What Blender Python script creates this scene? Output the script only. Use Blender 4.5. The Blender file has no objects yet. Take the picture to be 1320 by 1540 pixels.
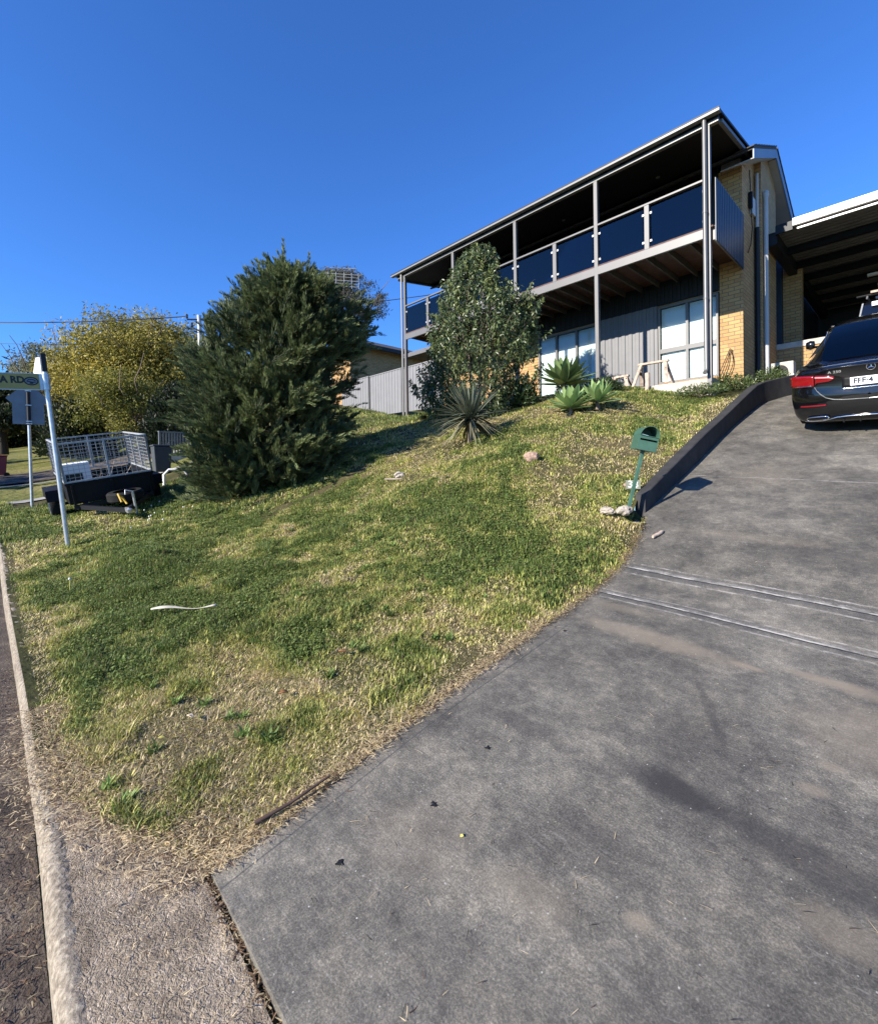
import bpy, math, random
import numpy as np
from mathutils import Vector, Matrix
R = math.radians
PI = math.pi
random.seed(11)
rng = np.random.default_rng(7)
scene = bpy.context.scene
C = scene.collection

# ------------------------------------------------------------------ camera
# World: +Y runs from the street up the block, -X runs along the kerb to the
# corner, eye height is z = 0 (the street is about 1.6 m lower).
cam_d = bpy.data.cameras.new('camera'); cam = bpy.data.objects.new('camera', cam_d); C.objects.link(cam)
cam_d.sensor_fit = 'HORIZONTAL'; cam_d.sensor_width = 36.0
cam_d.lens = 36.0 * 695.39 / 1320.0
cam_d.shift_y = -54.5 / 1320.0
cam_d.clip_start = 0.05; cam_d.clip_end = 3000
p_, r_, y_ = R(-0.7068), R(-0.9623), R(-46.4637)
Mr = Matrix(((math.cos(r_), -math.sin(r_), 0), (math.sin(r_), math.cos(r_), 0), (0, 0, 1)))
Mp = Matrix(((1, 0, 0), (0, math.cos(p_), math.sin(p_)), (0, -math.sin(p_), math.cos(p_))))
My = Matrix(((math.cos(y_), -math.sin(y_), 0), (0, 0, -1), (math.sin(y_), math.cos(y_), 0)))
W2C = Mr @ Mp @ My
rx, ry, rz = W2C[0], W2C[1], W2C[2]
cam.matrix_world = Matrix(((rx[0], -ry[0], -rz[0], 0), (rx[1], -ry[1], -rz[1], 0), (rx[2], -ry[2], -rz[2], 0), (0, 0, 0, 1)))
scene.camera = cam

# ------------------------------------------------------------------ world, sun, exposure
SUN = Vector((0.14, 1.0, -0.485)).normalized()          # the way the light travels
elev = math.asin(-SUN.z); azim = math.atan2(-SUN.x, -SUN.y)
world = bpy.data.worlds.new('World'); scene.world = world; world.use_nodes = True
wn = world.node_tree.nodes; wl = world.node_tree.links
sky = wn.new('ShaderNodeTexSky'); sky.sky_type = 'NISHITA'; sky.sun_disc = False
sky.sun_elevation = elev; sky.sun_rotation = azim
sky.altitude = 300; sky.air_density = 1.0; sky.dust_density = 0.0; sky.ozone_density = 4.5
hs = wn.new('ShaderNodeHueSaturation'); hs.inputs['Saturation'].default_value = 1.05
tint = wn.new('ShaderNodeMix'); tint.data_type = 'RGBA'; tint.blend_type = 'MULTIPLY'; tint.inputs[0].default_value = 1.0; tint.inputs[7].default_value = (.55, .89, 1.36, 1)
bg = wn['Background']; bg.inputs['Strength'].default_value = 0.092
wl.new(sky.outputs[0], hs.inputs['Color']); wl.new(hs.outputs[0], tint.inputs[6]); wl.new(tint.outputs[2], bg.inputs['Color'])
sd = bpy.data.lights.new('sun', 'SUN'); sd.energy = 5.0; sd.angle = R(0.5); sd.color = (1.0, 0.93, 0.82)
so = bpy.data.objects.new('sun', sd); C.objects.link(so)
so.rotation_euler = SUN.to_track_quat('-Z', 'Y').to_euler(); so.location = (-6, -30, 20)
scene.view_settings.view_transform = 'Standard'; scene.view_settings.look = 'None'
scene.view_settings.exposure = 1.07; scene.view_settings.gamma = 1.0
scene.render.engine = 'CYCLES'
scene.cycles.max_bounces = 6; scene.cycles.diffuse_bounces = 3; scene.cycles.transparent_max_bounces = 12
scene.cycles.use_denoising = True

# ------------------------------------------------------------------ noise and terrain
_tab = np.random.default_rng(3).random((256, 256))
def vn(x, y, s=0):
    x = np.asarray(x, float) + s * 17.13; y = np.asarray(y, float) + s * 9.71
    xi = np.floor(x).astype(int); yi = np.floor(y).astype(int); fx = x - xi; fy = y - yi
    fx = fx * fx * (3 - 2 * fx); fy = fy * fy * (3 - 2 * fy)
    a = _tab[xi & 255, yi & 255]; b = _tab[(xi + 1) & 255, yi & 255]
    c = _tab[xi & 255, (yi + 1) & 255]; d = _tab[(xi + 1) & 255, (yi + 1) & 255]
    return a * (1 - fx) * (1 - fy) + b * fx * (1 - fy) + c * (1 - fx) * fy + d * fx * fy
def fbm(x, y, s=0, o=4):
    t = 0; a = 0.5
    for i in range(o):
        t = t + a * vn(np.asarray(x) * 2 ** i, np.asarray(y) * 2 ** i, s + i); a *= 0.5
    return t / (1 - 0.5 ** o)
def sst(a, b, x):
    t = np.clip((np.asarray(x, float) - a) / (b - a), 0, 1); return t * t * (3 - 2 * t)
DY = [-3, .09, .58, 1.755, 3.07, 3.77, 4.29, 5.43, 6.0, 6.93, 8.61, 9.45, 10.9, 12.0, 13.43, 16, 30]
DZ = [-1.72, -1.66, -1.60, -1.37, -1.19, -1.10, -.97, -.57, -.39, -.085, .485, .75, 1.17, 1.45, 1.73, 2.0, 2.1]
def smooth_interp(x, xs, ys):
    x = np.asarray(x, float); t = 0
    for d, w in ((-.3, .25), (0, .5), (.3, .25)): t = t + w * np.interp(x + d, xs, ys)
    return t
def zd(X, Y): return smooth_interp(Y, DY, DZ) - .045 * (np.asarray(X, float) + 2.2) * (1 - sst(10.5, 14, Y))
LY1 = [-3, .09, .58, 1.755, 3.1, 4.3, 5.2, 5.45, 6.68, 7.74, 8.87, 10.08, 11.13, 12.0, 16, 40]
LZ = [-1.62, -1.60, -1.58, -1.35, -1.155, -.87, -.575, -.40, .07, .46, .83, 1.25, 1.58, 1.78, 2.1, 2.4]
LY = [-3, .09, .58, 1.755, 3.1, 4.3, 5.4, 7.4, 9.0, 10.6, 12.0, 16, 40]
LZ2 = [-1.62, -1.60, -1.58, -1.34, -1.10, -.68, -.10, .78, 1.45, 1.93, 1.98, 2.1, 2.4]
def zl(X, Y, bump=True):
    X = np.asarray(X, float); Y = np.asarray(Y, float)
    a = smooth_interp(Y, LY1, LZ); b = smooth_interp(Y, LY, LZ2); w = sst(0, 1, (-2.6 - X) / 2.6)
    tilt = -.075 * (np.clip(X, -60, 50) + 2.2)
    f = 1 - sst(4, 10.5, Y) * (1 - sst(0, 1, (-12.5 - X) / 8.))
    z = a * (1 - w) + b * w + tilt * f
    if bump:
        z = z + ((fbm(X * 1.3, Y * 1.3, 2) - .5) * .14 + (fbm(X * 5, Y * 5, 5) - .5) * .05) * sst(.3, 1.3, Y) * sst(-1.9, -3.2, X) * sst(11, 9.5, Y)
        z = z + .16 * np.exp(-((X + 6.6) ** 2 / .5 + (Y - 1.25) ** 2 / .12))
    we = sst(.40, .02, edgeX(Y) - X) * sst(5.25, 4.9, Y) * sst(.3, .6, Y); z = z * (1 - we) + (zd(X, Y) + .008) * we
    z = z - .18 * np.exp(-((X + 2.27) / .15) ** 2 - ((Y - 5.28) / .12) ** 2)
    return z
def kz(X): return -1.6 - .075 * (np.asarray(X, float) + 2.2)
def koff(X): return np.interp(X, [-40, -15, -12, -10.5, -9.2, -6.8, -5.1, -4.3, -3.6, -2.9, 40], [-14, -1.5, -.45, -.21, -.125, -.085, -.045, -.024, -.012, 0, 0])     # the kerb swings round the corner
def edgeX(Y):   # left edge of the driveway
    return np.interp(Y, [0, .6, 1.8, 3.1, 4.35, 4.9, 5.35, 5.45, 30], [-1.99, -1.99, -1.99, -2.03, -2.03, -2.10, -2.20, -2.29, -2.29])

# ------------------------------------------------------------------ mesh helpers
class MB:
    def __init__(s): s.v = []; s.f = []
    def add(s, vs, fs):
        n = len(s.v); s.v += [tuple(v) for v in vs]; s.f += [tuple(i + n for i in f) for f in fs]; return s
    def box(s, x0, x1, y0, y1, z0, z1, T=None):
        vs = [(x, y, z) for z in (z0, z1) for y in (y0, y1) for x in (x0, x1)]
        if T is not None: vs = [T @ Vector(v) for v in vs]
        return s.add(vs, [(0, 2, 3, 1), (4, 5, 7, 6), (0, 1, 5, 4), (2, 6, 7, 3), (0, 4, 6, 2), (1, 3, 7, 5)])
    def bar(s, p0, p1, w, h, up=(0, 0, 1)):
        p0 = Vector(p0); p1 = Vector(p1); d = (p1 - p0); L = d.length; d.normalize()
        u = Vector(up); x = d.cross(u)
        if x.length < 1e-4: x = d.cross(Vector((1, 0, 0)))
        x.normalize(); u = x.cross(d)
        vs = [p + x * (a * w / 2) + u * (b * h / 2) for p in (p0, p1) for a, b in ((-1, -1), (1, -1), (1, 1), (-1, 1))]
        return s.add(vs, [(0, 3, 2, 1), (4, 5, 6, 7), (0, 1, 5, 4), (1, 2, 6, 5), (2, 3, 7, 6), (3, 0, 4, 7)])
    def tube(s, pts, rad, n=10, cap=True):
        pts = [Vector(p) for p in pts]
        if not hasattr(rad, '__len__'): rad = [rad] * len(pts)
        rings = []; prev = None
        for i, p in enumerate(pts):
            d = (pts[min(i + 1, len(pts) - 1)] - pts[max(i - 1, 0)]).normalized()
            if prev is None: x = d.orthogonal().normalized()
            else:
                x = prev - d * prev.dot(d)
                x = x.normalized() if x.length > 1e-5 else d.orthogonal().normalized()
            prev = x; y = d.cross(x)
            rings.append([p + (x * math.cos(2 * PI * k / n) + y * math.sin(2 * PI * k / n)) * rad[i] for k in range(n)])
        vs = [v for r in rings for v in r]; fs = []
        for i in range(len(pts) - 1):
            for k in range(n): fs.append((i * n + k, i * n + (k + 1) % n, (i + 1) * n + (k + 1) % n, (i + 1) * n + k))
        if cap: fs.append(tuple(range(n - 1, -1, -1))); fs.append(tuple((len(pts) - 1) * n + k for k in range(n)))
        return s.add(vs, fs)
    def prism(s, poly, fn0, fn1):
        n = len(poly); vs = [fn0(*p) for p in poly] + [fn1(*p) for p in poly]
        return s.add(vs, [tuple(range(n - 1, -1, -1)), tuple(range(n, 2 * n))] + [(i, (i + 1) % n, n + (i + 1) % n, n + i) for i in range(n)])
    def lathe(s, prof, c, axis='z', n=24):
        vs = []; m = len(prof)
        for k in range(n):
            a = 2 * PI * k / n
            for r, h in prof:
                q = (r * math.cos(a), r * math.sin(a), h)
                if axis == 'x': q = (q[2], q[0], q[1])
                elif axis == 'y': q = (q[1], q[2], q[0])
                vs.append((c[0] + q[0], c[1] + q[1], c[2] + q[2]))
        fs = [(k * m + i, ((k + 1) % n) * m + i, ((k + 1) % n) * m + i + 1, k * m + i + 1) for k in range(n) for i in range(m - 1)]
        return s.add(vs, fs)
    def grid(s, P):
        n = len(P); m = len(P[0]); vs = [q for r in P for q in r]
        return s.add(vs, [(i * m + j, i * m + j + 1, (i + 1) * m + j + 1, (i + 1) * m + j) for i in range(n - 1) for j in range(m - 1)])
    def build(s, name, mat, parent=None, smooth=False, bevel=0, local=False, sub=0):
        off = parent.location if (parent is not None and not local) else Vector((0, 0, 0))
        if parent is not None and not local and parent.parent is not None: off = off + parent.parent.location
        me = bpy.data.meshes.new(name)
        me.from_pydata([(v[0] - off[0], v[1] - off[1], v[2] - off[2]) for v in s.v], [], s.f); me.update()
        o = bpy.data.objects.new(name, me); C.objects.link(o)
        if mat: me.materials.append(mat)
        if parent is not None: o.parent = parent
        if smooth:
            me.polygons.foreach_set('use_smooth', [True] * len(me.polygons))
            if smooth != True: me.set_sharp_from_angle(angle=R(smooth))
        if bevel:
            b = o.modifiers.new('bevel', 'BEVEL'); b.width = bevel; b.segments = 2; b.limit_method = 'ANGLE'
        if sub:
            b = o.modifiers.new('sub', 'SUBSURF'); b.levels = sub; b.render_levels = sub
        return o
def mesh_np(name, V, quads=None, tris=None, mat=None, col=None, parent=None, smooth=False):
    me = bpy.data.meshes.new(name); V = np.asarray(V, np.float32)
    if parent is not None:
        o_ = parent.location + (parent.parent.location if parent.parent else Vector())
        V = V - np.array(o_, np.float32)
    me.vertices.add(len(V)); me.vertices.foreach_set('co', V.ravel())
    nq = 0 if quads is None else len(quads); nt = 0 if tris is None else len(tris)
    loops = np.concatenate([a.ravel() for a in ([np.asarray(quads, np.int32)] if nq else []) + ([np.asarray(tris, np.int32)] if nt else [])])
    st = np.concatenate([np.arange(nq) * 4, nq * 4 + np.arange(nt) * 3]).astype(np.int32)
    me.loops.add(len(loops)); me.loops.foreach_set('vertex_index', loops)
    me.polygons.add(nq + nt); me.polygons.foreach_set('loop_start', st)
    if smooth: me.polygons.foreach_set('use_smooth', np.ones(nq + nt, bool))
    if col is not None:
        a = me.color_attributes.new('Col', 'FLOAT_COLOR', 'POINT')
        a.data.foreach_set('color', np.hstack([col, np.ones((len(col), 1))]).astype(np.float32).ravel())
    me.update(calc_edges=True); me.validate()
    if mat: me.materials.append(mat)
    o = bpy.data.objects.new(name, me); C.objects.link(o)
    if parent is not None: o.parent = parent
    return o
def thing(name, label, cat, loc=(0, 0, 0), rot=(0, 0, 0), group=None):
    o = bpy.data.objects.new(name, None); C.objects.link(o); o.location = loc; o.rotation_euler = rot
    o.empty_display_size = .2
    o['label'] = label; o['category'] = cat
    if group: o['group'] = group
    return o
def tag(o, label=None, cat=None, group=None, kind=None):
    if label: o['label'] = label
    if cat: o['category'] = cat
    if group: o['group'] = group
    if kind: o['kind'] = kind
    return o

# ------------------------------------------------------------------ materials
def newmat(name):
    m = bpy.data.materials.new(name); m.use_nodes = True; nt = m.node_tree
    return m, nt, nt.nodes['Principled BSDF']
def N(nt, t, **k):
    n = nt.nodes.new(t)
    for a, b in k.items():
        if a == 'inp':
            for i, v in b.items():
                n.inputs[i].default_value = v
        else: setattr(n, a, b)
    return n
def pos_node(nt): return N(nt, 'ShaderNodeNewGeometry').outputs['Position']
def noise(nt, scale, det=4, vec=None, rough=.55, stretch=None):
    n = N(nt, 'ShaderNodeTexNoise', inp={'Scale': scale, 'Detail': det, 'Roughness': rough})
    v = vec or pos_node(nt)
    if stretch:
        mp = N(nt, 'ShaderNodeMapping'); mp.inputs['Scale'].default_value = stretch
        nt.links.new(v, mp.inputs[0]); v = mp.outputs[0]
    nt.links.new(v, n.inputs['Vector']); return n.outputs['Fac']
def ramp(nt, fac, stops):
    r = N(nt, 'ShaderNodeValToRGB'); e = r.color_ramp.elements
    while len(e) < len(stops): e.new(.5)
    for i, (p, c) in enumerate(stops): e[i].position = p; e[i].color = (*c, 1) if len(c) == 3 else c
    nt.links.new(fac, r.inputs[0]); return r.outputs[0]
def mixc(nt, fac, a, b, mode='MIX'):
    m = N(nt, 'ShaderNodeMix', data_type='RGBA', blend_type=mode)
    for i, v in ((0, fac), (6, a), (7, b)):
        if isinstance(v, (int, float)): m.inputs[i].default_value = v
        elif isinstance(v, tuple): m.inputs[i].default_value = (*v, 1) if len(v) == 3 else v
        else: nt.links.new(v, m.inputs[i])
    return m.outputs[2]
def math_(nt, op, a, b=None, c=None):
    m = N(nt, 'ShaderNodeMath', operation=op)
    for i, v in enumerate((a, b, c)):
        if v is None: continue
        if isinstance(v, (int, float)): m.inputs[i].default_value = v
        else: nt.links.new(v, m.inputs[i])
    return m.outputs[0]
def bump(nt, bsdf, h, strength=.3, dist=.01, prev=None):
    b = N(nt, 'ShaderNodeBump', inp={'Strength': strength, 'Distance': dist}); nt.links.new(h, b.inputs['Height'])
    if prev is not None: nt.links.new(prev, b.inputs['Normal'])
    nt.links.new(b.outputs[0], bsdf.inputs['Normal']); return b.outputs[0]
def paint(name, col, rough=.5, var=.12, scale=3, metal=0, bumps=0, coat=0, spec=.5):
    m, nt, b = newmat(name)
    f = noise(nt, scale, 6)
    lo = tuple(max(0, c * (1 - var)) for c in col); hi = tuple(min(1, c * (1 + var)) for c in col)
    nt.links.new(ramp(nt, f, [(.3, lo), (.7, hi)]), b.inputs['Base Color'])
    b.inputs['Roughness'].default_value = rough; b.inputs['Metallic'].default_value = metal
    b.inputs['Coat Weight'].default_value = coat; b.inputs['Coat Roughness'].default_value = .03
    b.inputs['Specular IOR Level'].default_value = spec
    if bumps: bump(nt, b, noise(nt, scale * 12, 4), bumps, .004)
    return m
def foliage(name, trans=.3, rough=.5, gain=1.0, spec=.4):
    m, nt, b = newmat(name)
    a = N(nt, 'ShaderNodeAttribute', attribute_name='Col')
    c = mixc(nt, 1.0, a.outputs['Color'], (gain, gain, gain), 'MULTIPLY')
    nt.links.new(c, b.inputs['Base Color']); b.inputs['Roughness'].default_value = rough
    b.inputs['Specular IOR Level'].default_value = spec
    if trans:
        t = N(nt, 'ShaderNodeBsdfTranslucent'); mx = N(nt, 'ShaderNodeMixShader'); mx.inputs[0].default_value = trans
        nt.links.new(c, t.inputs[0]); nt.links.new(b.outputs[0], mx.inputs[1]); nt.links.new(t.outputs[0], mx.inputs[2])
        nt.links.new(mx.outputs[0], nt.nodes['Material Output'].inputs[0])
    return m
def brick(name, c1, c2, mort, bw=.24, rh=.086):
    m, nt, b = newmat(name)
    s = N(nt, 'ShaderNodeSeparateXYZ'); nt.links.new(pos_node(nt), s.inputs[0])
    u = math_(nt, 'ADD', s.outputs[0], s.outputs[1]); cb = N(nt, 'ShaderNodeCombineXYZ')
    nt.links.new(u, cb.inputs[0]); nt.links.new(s.outputs[2], cb.inputs[1])
    t = N(nt, 'ShaderNodeTexBrick', inp={'Color1': (*c1, 1), 'Color2': (*c2, 1), 'Mortar': (*mort, 1), 'Scale': 1.0, 'Mortar Size': .009, 'Mortar Smooth': .2, 'Bias': -.25, 'Brick Width': bw, 'Row Height': rh})
    nt.links.new(cb.outputs[0], t.inputs['Vector'])
    f = noise(nt, 2.2, 5); f2 = noise(nt, 30, 3)
    c = mixc(nt, .35, t.outputs['Color'], ramp(nt, f, [(.3, (.55, .5, .45)), (.7, (1.0, .98, .95))]), 'MULTIPLY')
    c = mixc(nt, .25, c, ramp(nt, f2, [(.3, (.5, .45, .4)), (.7, (1, 1, 1))]), 'MULTIPLY')
    nt.links.new(c, b.inputs['Base Color']); b.inputs['Roughness'].default_value = .85
    h = math_(nt, 'ADD', math_(nt, 'MULTIPLY', math_(nt, 'SUBTRACT', 1.0, t.outputs['Fac']), 1.0), math_(nt, 'MULTIPLY', f2, .3))
    bump(nt, b, h, .6, .008)
    return m
def emis(name, col, s):
    m, nt, b = newmat(name); b.inputs['Emission Color'].default_value = (*col, 1); b.inputs['Emission Strength'].default_value = s
    b.inputs['Base Color'].default_value = (*col, 1); return m
M = {}
M['steel'] = paint('painted_steel_grey', (.115, .11, .107), .45, .06, 5)
M['gutter'] = paint('gutter_paint', (.17, .163, .152), .4, .06, 4)
M['dark'] = paint('charcoal_paint', (.010, .011, .014), .5, .15, 4, spec=.3)
M['soffit'] = paint('soffit_board', (.010, .010, .011), .6, .12, 3, spec=.2)
M['navy'] = paint('navy_cladding', (.016, .026, .045), .45, .12, 3)
M['siding'] = paint('grey_cladding', (.125, .125, .13), .5, .08, 3)
M['deckwood'] = paint('deck_underside', (.07, .03, .018), .7, .5, 9, bumps=.3)
M['joist'] = paint('joist_timber', (.05, .042, .036), .7, .3, 8)
M['brick'] = brick('cream_brick', (.50, .31, .125), (.40, .205, .075), (.20, .155, .105))
M['brickside'] = M['brick']
M['concrete'] = paint('raw_concrete', (.42, .38, .33), .9, .2, 6, bumps=.5)
M['wallpaint'] = paint('retaining_wall_paint', (.034, .033, .033), .8, .3, 5, bumps=.5, spec=.3)
M['white'] = paint('white_metal', (.78, .77, .74), .4, .04, 4)
M['blind'] = paint('white_blind', (.80, .81, .79), .8, .03, 2)
M['pvc'] = paint('pale_pipe', (.40, .40, .40), .5, .05, 6)
M['tile'] = paint('roof_tile', (.05, .045, .045), .8, .4, 9, bumps=.6)
M['bluefascia'] = paint('slate_blue_fascia', (.16, .22, .32), .5, .06, 3)
M['greyply'] = paint('eave_lining', (.33, .31, .28), .7, .08, 3)
M['black'] = paint('black_plastic', (.006, .006, .007), .55, .2, 8, spec=.2)
M['rubber'] = paint('rubber', (.013, .013, .013), .85, .3, 14, spec=.2)
M['galv'] = paint('galvanised', (.50, .51, .52), .38, .15, 14, metal=.75)
M['galvmatt'] = paint('galvanised_mesh', (.36, .37, .38), .5, .12, 14, metal=.2)
M['green'] = paint('green_enamel', (.045, .105, .072), .42, .18, 8)
M['oldwood'] = paint('weathered_timber', (.40, .31, .24), .85, .35, 12, bumps=.5)
M['darkwood'] = paint('dark_timber', (.06, .035, .025), .85, .35, 12)
M['chrome'] = paint('chrome', (.8, .8, .82), .08, .02, 3, metal=1)
M['fence'] = paint('fence_steel', (.17, .17, .175), .55, .07, 2)
M['stone'] = paint('pale_stone', (.36, .31, .25), .95, .35, 14, bumps=.8)
M['brownstone'] = paint('brown_stone', (.30, .20, .15), .95, .3, 14, bumps=.8)
M['signyellow'] = paint('street_sign_gold', (.33, .26, .06), .35, .1, 5)
M['signback'] = paint('sign_back', (.17, .19, .22), .45, .1, 5, metal=.3)
M['signwhite'] = paint('sign_white', (.72, .70, .64), .4, .06, 4)
M['ink'] = paint('sign_ink', (.012, .012, .012), .5, .1, 4)
M['bark'] = paint('bark', (.16, .12, .09), .95, .4, 18, bumps=.8)
M['darkbark'] = paint('dark_bark', (.045, .035, .028), .95, .4, 18, bumps=.8)
M['redbin'] = paint('red_plastic', (.25, .02, .02), .5, .1, 3)
M['bluebin'] = paint('dull_plastic', (.05, .055, .06), .5, .1, 3)
M['carpaint'] = paint('black_car_paint', (.003, .0032, .004), .2, .1, 2, coat=1.0, spec=.15)
M['plate'] = paint('number_plate', (.80, .80, .80), .4, .03, 10)
M['yellow'] = paint('yellow_tape', (.55, .34, .04), .5, .2, 12)
M['leafdry'] = paint('dry_leaf', (.62, .50, .33), .8, .2, 40)
M['leafbrown'] = paint('brown_leaf', (.28, .13, .05), .8, .3, 40)
M['leafyellow'] = paint('yellow_leaf', (.55, .50, .12), .7, .2, 40)
M['palmgrey'] = paint('bleached_frond', (.40, .37, .30), .8, .15, 20)
M['grass'] = foliage('grass_blades', .35, .55, gain=1.22)
M['leaf'] = foliage('leaf', .25, .38, spec=.6)
M['needle'] = foliage('needle', .22, .6)
M['farleaf'] = foliage('far_leaf', .4, .55)
M['agave'] = foliage('succulent_leaf', .15, .45)
M['mb'] = M['green']

def glass(name, tint, refl_rough=.02, ior=1.5):
    m, nt, b = newmat(name)
    t = N(nt, 'ShaderNodeBsdfTransparent'); t.inputs[0].default_value = (*tint, 1)
    g = N(nt, 'ShaderNodeBsdfGlossy'); g.inputs['Roughness'].default_value = refl_rough
    fr = N(nt, 'ShaderNodeFresnel'); fr.inputs[0].default_value = ior
    mx = N(nt, 'ShaderNodeMixShader'); nt.links.new(fr.outputs[0], mx.inputs[0])
    nt.links.new(t.outputs[0], mx.inputs[1]); nt.links.new(g.outputs[0], mx.inputs[2])
    nt.links.new(mx.outputs[0], nt.nodes['Material Output'].inputs[0]); return m
M['tint'] = glass('tinted_balcony_glass', (.16, .19, .24), ior=1.6)
M['pane'] = glass('window_glass', (.86, .9, .9), ior=1.35)
M['carglass'] = glass('car_glass', (.03, .035, .04), ior=1.7)
M['lampred'], _nt, _b = newmat('red_lamp'); _b.inputs['Base Color'].default_value = (.17, .003, .006, 1); _b.inputs['Roughness'].default_value = .10; _b.inputs['Coat Weight'].default_value = .6

# ================================================================== GROUND
def grid_sheet(name, xs, ys, zf, mat, xf=None, kind='structure', thick=0):
    XX, YY = np.meshgrid(xs, ys)
    if xf is not None: XX = xf(XX, YY)
    ZZ = zf(XX, YY); V = np.stack([XX, YY, ZZ], -1).reshape(-1, 3); n = len(xs)
    i = np.arange(len(ys) - 1)[:, None] * n + np.arange(n - 1)[None]; i = i.ravel()
    o = mesh_np(name, V, quads=np.stack([i, i + 1, i + n + 1, i + n], 1), mat=mat, smooth=True)
    o['kind'] = kind; return o

# soil under the grass
m, nt, b = newmat('lawn_soil')
f1 = noise(nt, .9, 6); f2 = noise(nt, 14, 5)
c = ramp(nt, f1, [(.35, (.040, .045, .018)), (.5, (.065, .065, .028)), (.65, (.11, .09, .05))])
c = mixc(nt, .6, c, ramp(nt, f2, [(.3, (.35, .33, .3)), (.7, (1.15, 1.1, 1.0))]), 'MULTIPLY')
nt.links.new(c, b.inputs['Base Color']); b.inputs['Roughness'].default_value = 1; b.inputs['Specular IOR Level'].default_value = .1
bump(nt, b, f2, .9, .03); M['soil'] = m
m, nt, b = newmat('far_lawn')
f1 = noise(nt, .35, 6); f2 = noise(nt, 5, 6)
c = ramp(nt, f1, [(.35, (.10, .115, .030)), (.55, (.17, .165, .055)), (.7, (.25, .21, .10))])
c = mixc(nt, .5, c, ramp(nt, f2, [(.3, (.45, .45, .4)), (.7, (1.1, 1.1, 1.0))]), 'MULTIPLY')
nt.links.new(c, b.inputs['Base Color']); b.inputs['Roughness'].default_value = 1; b.inputs['Specular IOR Level'].default_value = .1
bump(nt, b, f2, 1.0, .08); M['farlawn'] = m

# the front lawn: from the driveway's edge and the kerb to beyond the corner
ta = np.concatenate([np.linspace(0, 1, 150) ** 1.3 * 13.0])        # distance left of the driveway edge
ysl = np.concatenate([np.linspace(.2, 3, 70), np.linspace(3.05, 11, 110), np.linspace(11.3, 26, 30)])
def lawnEdge(Y): return np.where(np.asarray(Y) < 5.38, edgeX(Y), np.interp(Y, [5, 10.3, 11.13, 11.5, 11.9, 12.4, 12.8, 14], [-2.36, -2.36, -2.34, -2.27, -2.15, -1.97, -1.83, -1.8]))
def lawn_z(X, Y): return zl(X, Y) - .06 * sst(.0, -.05, Y - np.clip(.19 + (X + 3.15) * .37, .19, .62)) * (X > -3.3)
lawn = grid_sheet('lawn', ta, ysl, lawn_z, M['soil'], xf=lambda X, Y: lawnEdge(Y) - X)
corner = grid_sheet('corner_lawn', np.linspace(-15.3, -3.3, 110), np.linspace(0, 1, 14), lambda X, Y: zl(X, koff(X) + .12 + Y * (.27 - koff(X))) + .002, M['soil'])
_me = corner.data; _co = np.empty(len(_me.vertices) * 3, np.float32); _me.vertices.foreach_get('co', _co); _co = _co.reshape(-1, 3); _co[:, 1] = koff(_co[:, 0]) + .12 + _co[:, 1] * (.27 - koff(_co[:, 0])); _me.vertices.foreach_set('co', _co.ravel()); _me.update()
far = grid_sheet('park_lawn', -np.concatenate([np.linspace(14.9, 60, 60), np.linspace(65, 400, 20)]), np.concatenate([np.linspace(-60, -4, 12), np.linspace(-3, 30, 40), np.linspace(36, 300, 14)]), lambda X, Y: zl(X, Y, False) - .02, M['farlawn'])
back = grid_sheet('back_garden', np.linspace(-15.4, 40, 12), np.linspace(25.5, 300, 10), lambda X, Y: zl(X, Y, False) - .15 + 0 * X, M['farlawn'])
rightl = grid_sheet('side_lawn', np.linspace(2.9, 60, 24), np.linspace(.3, 40, 40), lambda X, Y: zd(X, Y) + .02, M['farlawn'])

# road, gutter and kerb
m, nt, b = newmat('dirty_road')
f1 = noise(nt, 3, 6); f2 = noise(nt, 90, 3)
c = ramp(nt, f1, [(.36, (.028, .020, .015)), (.5, (.075, .056, .042)), (.66, (.15, .12, .088))])
c = mixc(nt, .7, c, ramp(nt, f2, [(.35, (.35, .33, .3)), (.65, (1.2, 1.2, 1.2))]), 'MULTIPLY')
nt.links.new(c, b.inputs['Base Color']); b.inputs['Roughness'].default_value = .95; bump(nt, b, f2, .8, .012); M['road'] = m
road = grid_sheet('road', np.linspace(-14.9, 30, 80), np.concatenate([np.linspace(-9, -1, 10), np.linspace(-.9, .085, 12)]), lambda X, Y: kz(X) - .13 + .02 * sst(.0, -3, Y) + (fbm(X * 3, Y * 3, 8) - .5) * .03, M['road'])

m, nt, b = newmat('old_kerb_concrete')
f1 = noise(nt, 2.5, 6); f2 = noise(nt, 46, 4, rough=.7); v = N(nt, 'ShaderNodeTexVoronoi', inp={'Scale': 55}); nt.links.new(pos_node(nt), v.inputs['Vector'])
c = ramp(nt, f2, [(.30, (.10, .085, .066)), (.46, (.20, .168, .13)), (.64, (.34, .30, .24))])
c = mixc(nt, .5, c, ramp(nt, f1, [(.35, (.55, .5, .45)), (.65, (1.1, 1.08, 1.0))]), 'MULTIPLY')
nt.links.new(c, b.inputs['Base Color']); b.inputs['Roughness'].default_value = .95
bump(nt, b, math_(nt, 'ADD', f2, math_(nt, 'MULTIPLY', v.outputs['Distance'], .5)), .6, .010); M['kerb'] = m
def kerb_y(X): return .092 + koff(X) + .008 * (fbm(np.asarray(X) * 1.7, 0 * np.asarray(X), 4) - .5) 
P = []
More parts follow.
